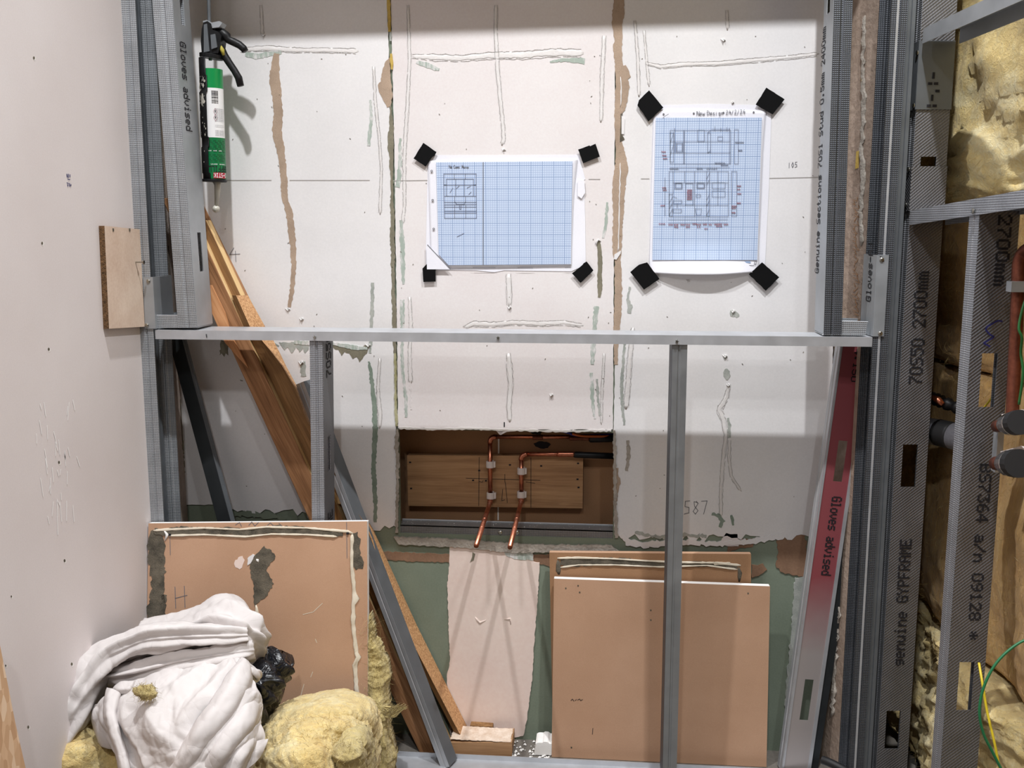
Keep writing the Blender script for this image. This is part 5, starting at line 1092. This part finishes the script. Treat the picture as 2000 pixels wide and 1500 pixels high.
# wool bulging beyond the corner, between the right post and the first stud
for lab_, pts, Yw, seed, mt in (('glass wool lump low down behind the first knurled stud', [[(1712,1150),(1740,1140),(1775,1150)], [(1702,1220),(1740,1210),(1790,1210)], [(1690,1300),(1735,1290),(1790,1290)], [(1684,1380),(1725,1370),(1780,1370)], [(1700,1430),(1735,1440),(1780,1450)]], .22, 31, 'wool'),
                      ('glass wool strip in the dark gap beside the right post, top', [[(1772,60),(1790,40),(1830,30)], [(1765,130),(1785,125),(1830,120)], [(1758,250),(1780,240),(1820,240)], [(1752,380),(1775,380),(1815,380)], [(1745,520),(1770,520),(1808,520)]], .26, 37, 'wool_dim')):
    rows = [[X(x, y, Yw + (.05 if k != 1 else 0)) for k, (x, y) in enumerate(r)] for r in pts]
    v, f = loft(rows, 50, 90, wool_disp(.022, seed, .9, .01), back=(0, .03, 0))
    tag(mesh('wool_lump', v, f, M[mt], None, origin=rows[-1][1], smooth=True), lab_, 'insulation')
# pipes, valves and wires in that wall
def tubething(name, label, cat, pts, r, m_, n=24, seg=14):
    P = [Vector(p) for p in pts]; q = [cr(P, i/n) for i in range(n+1)]
    return solo(name, label, cat, MB().tube(q, r, seg), M[m_] if isinstance(m_, str) else m_, q[0], smooth=True)
D = lambda px, py, d: at_depth(px, py, d*.875)
e = thing('lagged_pipe', 'thick grey lagged pipe banded with black, behind the knurled studs', 'pipe', D(1700, 850, 2.1))
P = [D(1690,838,2.12), D(1760,838,2.02), D(1815,842,1.955), D(1864,852,1.90), D(1930,872,1.84)]
lg = mottled('grey_lagging', (92, 92, 98), (118, 118, 124), 20, 300, .75, .2)
q = [cr(P, i/30) for i in range(31)]; MB().tube(q, .0225, 18).build('lagging', lg, e, smooth=True)
for t0, t1 in ((0, .36), (.60, .74)):
    MB().tube([cr(P, t0+(t1-t0)*i/6) for i in range(7)], .0229, 18).build('black_band', M['blackmatt'], e, smooth=True)
tubething('taped_pipe', 'small copper pipe wrapped in torn black tape, above the lagged one', 'pipe', [D(1790,770,2.0), D(1820,777,1.95), D(1845,787,1.92), D(1885,802,1.88)], [.0095 + .0022*math.sin(i*1.9) for i in range(25)], 'black')
a, b = D(1826, 777, 1.932), D(1838, 789, 1.915)
solo('bare_copper', 'bare copper stretch of the small pipe showing between tape turns', 'pipe', MB().tube([D(1818,774,1.93), D(1832,781,1.914), D(1842,790,1.905)], [.004, .0062, .004], 10), M['copper'], a, smooth=True)
tubething('copper_riser', 'aged copper riser with a bent top at the right edge', 'pipe', [D(2020,480,1.52), D(2000,492,1.55), D(1990,515,1.56), D(1988,560,1.56), D(1984,660,1.56), D(1979,760,1.56), D(1977,812,1.56)], .0085, 'copper_dull', 40)
c = D(1990, 560, 1.545); solo('pipe_clip', 'grey clip round the aged copper riser', 'clip', MB().box((c.x-.012, c.y-.006, c.z-.007), (c.x+.03, c.y+.012, c.z+.007)), M['m_plain'], c)
# two valves
for lab_, c0_, c1_, k in (('upper chrome valve with a black cap at the right edge', (1962, 830), (1990, 825), 1.0), ('lower chrome valve with dusty white sleeve at the right edge', (1960, 905), (1988, 905), 1.15)):
    a, b = D(*c0_, 1.56), D(*c1_, 1.50); d = (b-a).normalized(); e = thing('valve', lab_, 'valve', a)
    MB().tube([a, a+d*.006, a+d*.0065, a+d*.02], [.011*k, .011*k, .009*k, .009*k], 16).build('body', M['chrome'], e, smooth=False)
    MB().tube([a+d*.02, a+d*.021, a+d*.034, a+d*.038], [.013*k, .0155*k, .0155*k, .013*k], 18).build('collar', M['chrome'], e)
    MB().tube([a+d*.038, a+d*.040, a+d*.058], [.014*k, .0165*k, .0165*k], 18).build('cap', M['blackmatt'], e)
    MB().tube([a+Vector((-.004, 0, .012*k)), a+Vector((.02, -.004, .020*k)), a+Vector((.05, -.02, .017*k))], .0028, 8).build('lever', M['clip'], e, smooth=True)
    MB().tube([a-d*.004, a-d*.03], .0085*k, 14).build('pipe_tail', M['copper_dull'], e, smooth=True)
c = D(1954, 880, 1.60); solo('wall_bracket', 'slim grey steel bracket on the far side of the nearest stud', 'bracket', MB().box((c.x-.005, c.y, c.z-.032), (c.x+.0035, c.y+.016, c.z+.030)), M['m_plain'], c)
cable('thick green earth wire looping at the lower right edge', [D(2030,1242,1.50), D(1990,1256,1.50), D(1950,1290,1.50), D(1924,1335,1.50), D(1913,1385,1.50), D(1920,1430,1.50), D(1938,1468,1.50), D(1965,1520,1.50)], .0019, plain('green_wire', (24, 104, 62), .45))
cable('yellow and green wire hanging behind the green one', [D(1912,1295,1.56), D(1918,1330,1.54), D(1928,1390,1.53), D(1942,1450,1.52), D(1956,1520,1.52)], .0017, plain('yellow_wire', (206, 184, 42), .45))
cable('short yellow wire crossing the upper slot of the nearest stud', [D(1965,735,1.66), D(1942,770,1.67), D(1922,797,1.69), D(1915,815,1.70)], .0015, plain('yellow_wire2', (206, 184, 42), .45))
cable('green wire coiling beside the copper riser', [D(2010,570,1.52), D(1998,600,1.52), D(1990,640,1.52), D(1996,660,1.52), D(1994,690,1.53), D(1998,730,1.53), D(1990,790,1.54)], .0018, plain('green_wire2', (30, 96, 44), .45))

# ================================================================== SOFT HEAP at the lower left
def lay(x, y, Y): return X(x, y, Y)
def creases(specs):
    """specs: (s0, t0, s1, t1, width, height): soft ridges between points of the sheet"""
    def h(s, t):
        a = 0
        for s0, t0, s1_, t1_, wd, ht in specs:
            dx, dy = s1_-s0, t1_-t0; L2_ = dx*dx+dy*dy or 1e-9; k = max(0, min(1, ((s-s0)*dx+(t-t0)*dy)/L2_))
            d = math.hypot(s-s0-dx*k, t-t0-dy*k)/wd; fall = math.sin(PI*(.08+.84*k))**.5
            a += ht*(math.exp(-abs(d)**1.35*1.3) - .35*math.exp(-(d-1.6)**2*2))*fall
        return a
    return h
def crumple(p, sc, seed):
    d, _ = noise.voronoi(Vector(p)*sc + Vector((seed, seed*.3, -seed*.7))); return min(1.0, (d[1]-d[0])*2.2)
def cloth_disp(seed, sp, wr=.0035, fr=16):
    h = creases(sp)
    def d(p, n, s, t):
        q = Vector((p.x + fbm(p, 7, 2, seed+7)*.02, p.y*.6, p.z*.8 + fbm(p, 7, 2, seed+5)*.02))
        k = crumple(q, fr*.8, seed)*wr*1.1 + crumple(q, fr*2.0, seed+4)*wr*.55 + fbm(p, 5, 2, seed)*wr*1.2
        return p + n*(h(s, t)*1.0 + k)
    return d
V, Fc = [], []
def addl(rows, nu, nv, disp):
    v, f = loft([[lay(*p) for p in r] for r in rows], nu, nv, disp); b = len(V); V.extend(v); Fc.extend([[i+b for i in q] for q in f])
rnd = random.Random(17)
# hood: the back of the heap
addl([[(283,1214,-.265),(345,1200,-.262),(392,1186,-.26),(425,1168,-.262),(455,1166,-.262),(480,1186,-.262),(500,1216,-.264),(514,1248,-.268)],
      [(276,1218,-.30),(340,1206,-.32),(392,1194,-.34),(425,1178,-.345),(458,1178,-.345),(486,1200,-.345),(507,1226,-.335),(519,1256,-.31)],
      [(270,1232,-.33),(335,1228,-.37),(388,1220,-.39),(425,1214,-.40),(460,1212,-.40),(488,1226,-.39),(510,1246,-.37),(520,1268,-.33)],
      [(262,1250,-.34),(330,1256,-.38),(385,1256,-.40),(425,1256,-.41),(462,1250,-.41),(490,1256,-.40),(510,1268,-.37),(516,1284,-.34)],
      [(262,1275,-.33),(330,1290,-.37),(385,1296,-.38),(425,1296,-.39),(460,1300,-.39),(486,1304,-.38),(502,1302,-.35),(506,1296,-.34)]], 90, 70,
     cloth_disp(1, [(.05,.25,.5,.1,.05,.006), (.5,.28,.92,.5,.05,.012), (.35,.45,.8,.6,.05,.010), (.66,.2,.9,.8,.06,.010), (.1,.5,.5,.45,.05,.007), (.8,.3,.97,.7,.04,.008)]))
# long twisted band that falls to the left and ends in a tail
def bandrow(a, b, Y, bul):
    return [(a[0], a[1], Y+.012), (a[0]*.8+b[0]*.2, a[1]*.8+b[1]*.2, Y-bul*.7), (a[0]*.5+b[0]*.5, a[1]*.5+b[1]*.5, Y-bul), (a[0]*.2+b[0]*.8, a[1]*.2+b[1]*.8, Y-bul*.75), (b[0], b[1], Y+.010)]
addl([bandrow((482,1226),(486,1258),-.405,.022), bandrow((450,1221),(444,1266),-.410,.032), bandrow((400,1217),(392,1272),-.412,.036), bandrow((340,1214),(330,1280),-.410,.038), bandrow((285,1220),(282,1284),-.405,.040),
      bandrow((238,1242),(248,1293),-.40,.040), bandrow((196,1258),(226,1312),-.40,.040), bandrow((163,1285),(207,1345),-.41,.040), bandrow((142,1322),(190,1378),-.42,.038), bandrow((124,1364),(172,1408),-.43,.034), bandrow((111,1400),(158,1432),-.44,.028), bandrow((104,1432),(142,1456),-.45,.022), bandrow((100,1456),(124,1474),-.455,.016), bandrow((106,1474),(112,1480),-.458,.006)], 44, 150,
     cloth_disp(2, [(.3,.03,.35,.45,.06,.010), (.62,.0,.6,.5,.05,.009), (.75,.25,.5,.7,.06,.009), (.35,.55,.4,.95,.08,.010), (.7,.6,.62,.9,.07,.008), (.15,.3,.2,.8,.06,.006)], .0028, 18))
addl([bandrow((126,1370),(140,1400),-.40,.012), bandrow((112,1392),(128,1416),-.405,.012), bandrow((99,1416),(118,1430),-.41,.010), bandrow((95,1424),(108,1432),-.41,.006)], 20, 30, cloth_disp(8, [], .002))
# rolled fold beneath the band
addl([bandrow((492,1252),(500,1290),-.400,.020), bandrow((455,1260),(462,1292),-.415,.026), bandrow((405,1268),(405,1300),-.420,.028), bandrow((350,1276),(348,1310),-.42,.028), bandrow((300,1284),(300,1326),-.42,.030), bandrow((262,1288),(262,1340),-.418,.032), bandrow((232,1294),(226,1344),-.412,.028), bandrow((212,1306),(199,1338),-.405,.016), bandrow((206,1322),(200,1334),-.40,.006)], 36, 90,
     cloth_disp(3, [(.3,.05,.25,.6,.06,.010), (.6,.1,.7,.7,.06,.012), (.45,.5,.5,.9,.06,.010), (.85,.2,.8,.6,.05,.008)], .003, 20))
addl([bandrow((470,1282),(486,1296),-.43,.012), bandrow((455,1290),(500,1306),-.437,.022), bandrow((470,1300),(512,1312),-.44,.024), bandrow((480,1310),(510,1326),-.437,.020), bandrow((484,1322),(500,1332),-.43,.010)], 30, 40, cloth_disp(9, [(.2,.2,.8,.8,.1,.006)], .003, 24))
# front sheet that hangs over the heap
addl([[(318,1296,-.425),(350,1290,-.43),(390,1286,-.435),(425,1284,-.437),(455,1281,-.435),(470,1281,-.432)],
      [(270,1322,-.45),(320,1316,-.46),(370,1311,-.467),(420,1309,-.47),(462,1306,-.467),(484,1312,-.455)],
      [(232,1346,-.465),(290,1342,-.49),(350,1340,-.505),(410,1338,-.508),(465,1336,-.498),(497,1346,-.475)],
      [(196,1368,-.47),(262,1370,-.515),(330,1374,-.54),(398,1372,-.545),(462,1366,-.53),(509,1376,-.49)],
      [(182,1398,-.475),(252,1406,-.535),(322,1412,-.565),(392,1410,-.57),(458,1402,-.55),(511,1392,-.50)],
      [(200,1432,-.485),(262,1440,-.55),(326,1446,-.585),(392,1442,-.59),(455,1432,-.57),(506,1416,-.51)],
      [(222,1462,-.50),(276,1474,-.56),(332,1480,-.595),(394,1472,-.60),(452,1460,-.585),(518,1440,-.525)],
      [(232,1500,-.52),(282,1510,-.57),(335,1516,-.60),(394,1508,-.605),(446,1494,-.595),(504,1478,-.54)],
      [(240,1560,-.53),(286,1565,-.575),(338,1570,-.60),(394,1565,-.605),(440,1556,-.595),(478,1530,-.55)]], 150, 150,
     cloth_disp(4, [(.50,.04,.30,.55,.07,.007), (.75,.08,.48,.50,.07,.008), (.98,.22,.60,.70,.075,.013), (.99,.40,.55,.86,.075,.013), (.98,.60,.60,.95,.07,.012), (.92,.10,.72,.36,.06,.009), (.60,.36,.95,.34,.055,.006), (.16,.36,.26,.95,.030,.005), (.06,.36,.14,.9,.030,.006), (.24,.30,.40,.62,.05,.004), (.44,.22,.22,.36,.05,.004), (.80,.22,.40,.80,.06,-.008), (.45,.75,.7,.99,.07,.008)], .0024, 24))
# pleats thrown over the front sheet, its hem and its lower right corner
addl([bandrow((474,1284),(492,1304),-.455,.010), bandrow((452,1310),(488,1340),-.495,.018), bandrow((428,1346),(470,1382),-.535,.020), bandrow((400,1388),(440,1424),-.570,.020), bandrow((366,1436),(402,1470),-.592,.018), bandrow((338,1486),(372,1512),-.602,.012), bandrow((322,1530),(350,1540),-.605,.004)], 24, 70, cloth_disp(21, [], .0018, 26))
addl([bandrow((494,1352),(511,1380),-.492,.010), bandrow((470,1376),(502,1412),-.530,.018), bandrow((440,1410),(478,1448),-.566,.020), bandrow((410,1454),(446,1488),-.590,.018), bandrow((384,1500),(416,1530),-.600,.010)], 24, 60, cloth_disp(22, [], .0018, 26))
addl([bandrow((498,1404),(510,1424),-.510,.008), bandrow((474,1436),(500,1462),-.552,.016), bandrow((448,1470),(480,1500),-.582,.016), bandrow((424,1520),(452,1545),-.596,.008)], 24, 46, cloth_disp(23, [], .0018, 26))
addl([bandrow((212,1344),(240,1352),-.478,.006), bandrow((204,1368),(232,1372),-.500,.009), bandrow((203,1398),(230,1402),-.522,.010), bandrow((212,1430),(238,1434),-.535,.010), bandrow((222,1462),(248,1468),-.548,.009), bandrow((231,1500),(256,1508),-.560,.008), bandrow((238,1545),(262,1552),-.565,.006)], 18, 70, cloth_disp(24, [], .0016, 30))
addl([[(478,1462,-.555),(500,1448,-.545),(524,1443,-.530)], [(474,1482,-.565),(498,1468,-.555),(519,1456,-.538)], [(472,1512,-.57),(492,1494,-.562),(508,1478,-.548)]], 24, 24, cloth_disp(25, [], .002, 24))
addl([bandrow((232,1334),(268,1328),-.462,.006), bandrow((222,1346),(262,1344),-.476,.012), bandrow((226,1356),(256,1356),-.480,.006)], 20, 24, cloth_disp(26, [], .0018, 26))
# hanging pocket at the left of the front sheet
addl([bandrow((184,1378),(236,1352),-.452,.010), bandrow((180,1400),(232,1400),-.462,.022), bandrow((186,1435),(232,1440),-.468,.022), bandrow((194,1456),(232,1462),-.470,.016), bandrow((205,1458),(225,1464),-.468,.006)], 30, 40, cloth_disp(10, [], .002))
ds = tag(mesh('dust_sheet', V, Fc, M['cloth'], None, origin=X(330, 1560, -.42), smooth=True), 'crumpled white cotton dust sheet heaped before the smeared offcut', 'cloth')
solidify(ds, .0022, -1)
# black polythene bag under the sheet
def blob(rows, nu, nv, disp, back): return loft([[lay(*p) for p in r] for r in rows], nu, nv, disp, back)
v, f = blob([[(420,1300,-.36),(470,1294,-.37),(510,1294,-.365),(532,1300,-.35),(546,1308,-.325)], [(420,1330,-.38),(470,1326,-.40),(505,1326,-.405),(530,1330,-.385),(549,1322,-.335)], [(420,1360,-.39),(470,1356,-.41),(508,1352,-.42),(528,1356,-.39),(540,1352,-.34)], [(420,1400,-.40),(470,1396,-.42),(505,1390,-.42),(518,1394,-.395),(526,1392,-.35)], [(420,1460,-.42),(470,1456,-.43),(500,1450,-.43),(512,1440,-.40),(516,1430,-.36)], [(420,1640,-.42),(470,1640,-.43),(500,1640,-.43),(512,1640,-.40),(516,1640,-.36)]], 60, 60, cloth_disp(12, [(.5,.05,.9,.4,.06,.014), (.3,.3,.8,.6,.06,-.012), (.75,.1,.7,.7,.05,.010)], .004, 14), (0, .05, 0))
v = [Vector((p.x, p.y, max(p.z, .002))) for p in v]
pbag = tag(mesh('polythene_bag', v, f, M['bag'], None, origin=X(480, 1640, -.40), smooth=True), 'shiny black polythene bag crushed under the white dust sheet', 'bag')
# filling of the heap, so that nothing hovers
v, f = blob([[(300,1235,-.27),(380,1215,-.29),(450,1215,-.29),(490,1250,-.29)], [(250,1290,-.30),(340,1280,-.36),(440,1280,-.37),(490,1300,-.33)], [(215,1360,-.36),(330,1360,-.44),(440,1350,-.44),(480,1360,-.38)], [(215,1430,-.40),(330,1440,-.50),(440,1420,-.50),(480,1410,-.42)], [(225,1560,-.42),(330,1600,-.52),(430,1600,-.52),(470,1600,-.44)]], 40, 40, lambda p, n, s, t: p + n*fbm(p, 12, 3)*.006, (0, .03, 0))
v = [Vector((p.x, p.y, max(p.z, .002))) for p in v]
mesh('bag_body', v, f, M['bag'], pbag, smooth=True)
# small wool tuft on the sheet
c = lay(283, 1353, -.545); v, f = [], []
for i in range(15):
    for j in range(24):
        a, b = PI*i/14, 2*PI*j/24; d = Vector((math.sin(a)*math.cos(b)*.0165, math.sin(a)*math.sin(b)*.010, math.cos(a)*.0105))
        v.append(c + d*(1+.5*fbm(d, 70, 3, 5)+.3*fbm(d, 200, 2, 8)))
for i in range(14):
    for j in range(24): f.append([i*24+j, i*24+(j+1) % 24, (i+1)*24+(j+1) % 24, (i+1)*24+j])
o = tag(mesh('wool_tuft', v, f, M['wool_grey'], None, origin=c, smooth=True), 'small yellow wool tuft lying on the white dust sheet', 'insulation')
fibres(v, 240, .016, 55, M['wool_grey'], o, .00035, Vector((0, -.2, 0)))
# wool on the floor
def wool_thing(label, rows, nu, nv, amp, seed, mt, back, nf=300, fl_=.022, fine=1.0, lay_st=(1, 1, 2.6)):
    v, f = blob(rows, nu, nv, wool_disp(amp, seed, fine, 0, lay_st), back); v = [Vector((p.x, p.y, max(p.z, .002))) for p in v]
    o = tag(mesh('wool_batt', v, f, M[mt], None, origin=lay(*rows[-1][len(rows[-1])//2]), smooth=True), label, 'insulation')
    fibres(v[:nu*nv], nf, fl_, seed, M[mt], o, .0004); return o
wool_thing('folded yellow glass wool piece on the floor before the smeared offcut', [[(505,1420,-.30),(540,1396,-.30),(585,1384,-.30),(640,1376,-.30),(685,1386,-.30),(712,1404,-.30),(720,1430,-.29)],
     [(508,1424,-.36),(545,1404,-.38),(590,1394,-.38),(640,1388,-.38),(682,1396,-.38),(708,1414,-.37),(719,1438,-.33)],
     [(512,1440,-.42),(550,1428,-.46),(600,1416,-.47),(640,1412,-.46),(676,1418,-.45),(702,1434,-.42),(716,1452,-.36)],
     [(510,1468,-.46),(555,1462,-.50),(605,1452,-.51),(640,1446,-.49),(660,1452,-.46),(690,1464,-.42),(712,1476,-.37)],
     [(505,1510,-.48),(560,1505,-.53),(610,1500,-.54),(640,1500,-.52),(660,1500,-.46),(690,1505,-.43),(710,1510,-.38)],
     [(500,1650,-.49),(560,1680,-.53),(610,1680,-.54),(640,1680,-.53),(660,1650,-.47),(690,1640,-.43),(706,1640,-.38)]], 150, 110, .014, 61, 'wool', (0, .04, 0), 700, .02)
wool_thing('rolled end of glass wool curled beside the folded piece', [[(640,1450,-.44),(665,1436,-.46),(692,1432,-.46),(714,1440,-.44),(722,1456,-.40)], [(636,1470,-.47),(662,1456,-.50),(690,1450,-.50),(714,1456,-.47),(724,1470,-.42)], [(640,1490,-.48),(665,1478,-.52),(690,1474,-.52),(712,1478,-.49),(722,1490,-.43)], [(645,1515,-.47),(668,1510,-.51),(690,1510,-.51),(710,1512,-.48),(720,1515,-.43)], [(650,1640,-.45),(670,1640,-.48),(690,1640,-.48),(705,1640,-.46),(715,1640,-.42)]], 70, 70, .012, 67, 'wool_grey', (0, .03, 0), 300, .02)
wool_thing('shaggy upright strip of dusty glass wool at the edge of the smeared offcut', [[(713,1215,-.185),(718,1205,-.19),(724,1200,-.19),(729,1215,-.185)], [(712,1250,-.19),(718,1250,-.20),(726,1250,-.20),(732,1250,-.19)], [(712,1290,-.19),(722,1288,-.205),(742,1284,-.205),(756,1294,-.195)], [(712,1340,-.195),(724,1340,-.215),(744,1340,-.215),(757,1342,-.20)], [(712,1390,-.205),(726,1390,-.23),(748,1390,-.23),(760,1392,-.21)], [(712,1440,-.215),(728,1440,-.245),(752,1440,-.245),(768,1442,-.22)], [(712,1500,-.225),(730,1500,-.26),(754,1500,-.26),(770,1500,-.23)], [(715,1580,-.235),(732,1580,-.265),(754,1580,-.265),(768,1580,-.24)]], 60, 170, .010, 71, 'wool_grey', (0, .02, 0), 900, .028, 1.3)
tf = MB(); rnd = random.Random(8)
for _ in range(60):
    p = lay(752+rnd.uniform(-5, 6), 1388+rnd.uniform(-9, 12), -.235); q = lay(772+rnd.uniform(-8, 26), 1382+rnd.uniform(-10, 4), -.24); m_ = (p+q)/2 + Vector((0, 0, rnd.uniform(-.012, -.002)))
    tf.tube([p, m_, q], [.0012, .0008, .0002], 4)
o = tf.build('fibre_tuft', M['wool_grey'], bpy.data.objects.get('wool_batt.006')); o['kind'] = 'stuff'
wool_thing('yellow glass wool piece on the floor under the sheet tail, far left', [[(70,1440,-.40),(100,1420,-.40),(140,1400,-.38),(190,1390,-.36),(250,1395,-.36)], [(68,1462,-.42),(100,1440,-.45),(145,1430,-.44),(195,1425,-.42),(250,1425,-.41)], [(64,1482,-.43),(100,1470,-.47),(150,1460,-.475),(200,1458,-.45),(250,1460,-.44)], [(58,1510,-.43),(100,1505,-.48),(150,1500,-.49),(200,1500,-.47),(250,1500,-.46)], [(52,1640,-.43),(100,1680,-.48),(150,1680,-.49),(200,1680,-.47),(250,1680,-.46)]], 110, 80, .012, 77, 'wool', (0, .05, 0), 400, .02)

cable('black hose end lying on the floor at the foot of the right posts', [X(1606,1484,-.13), X(1622,1490,-.14), X(1642,1500,-.15), X(1670,1515,-.16)], .0075, 'blackmatt', 'hose')
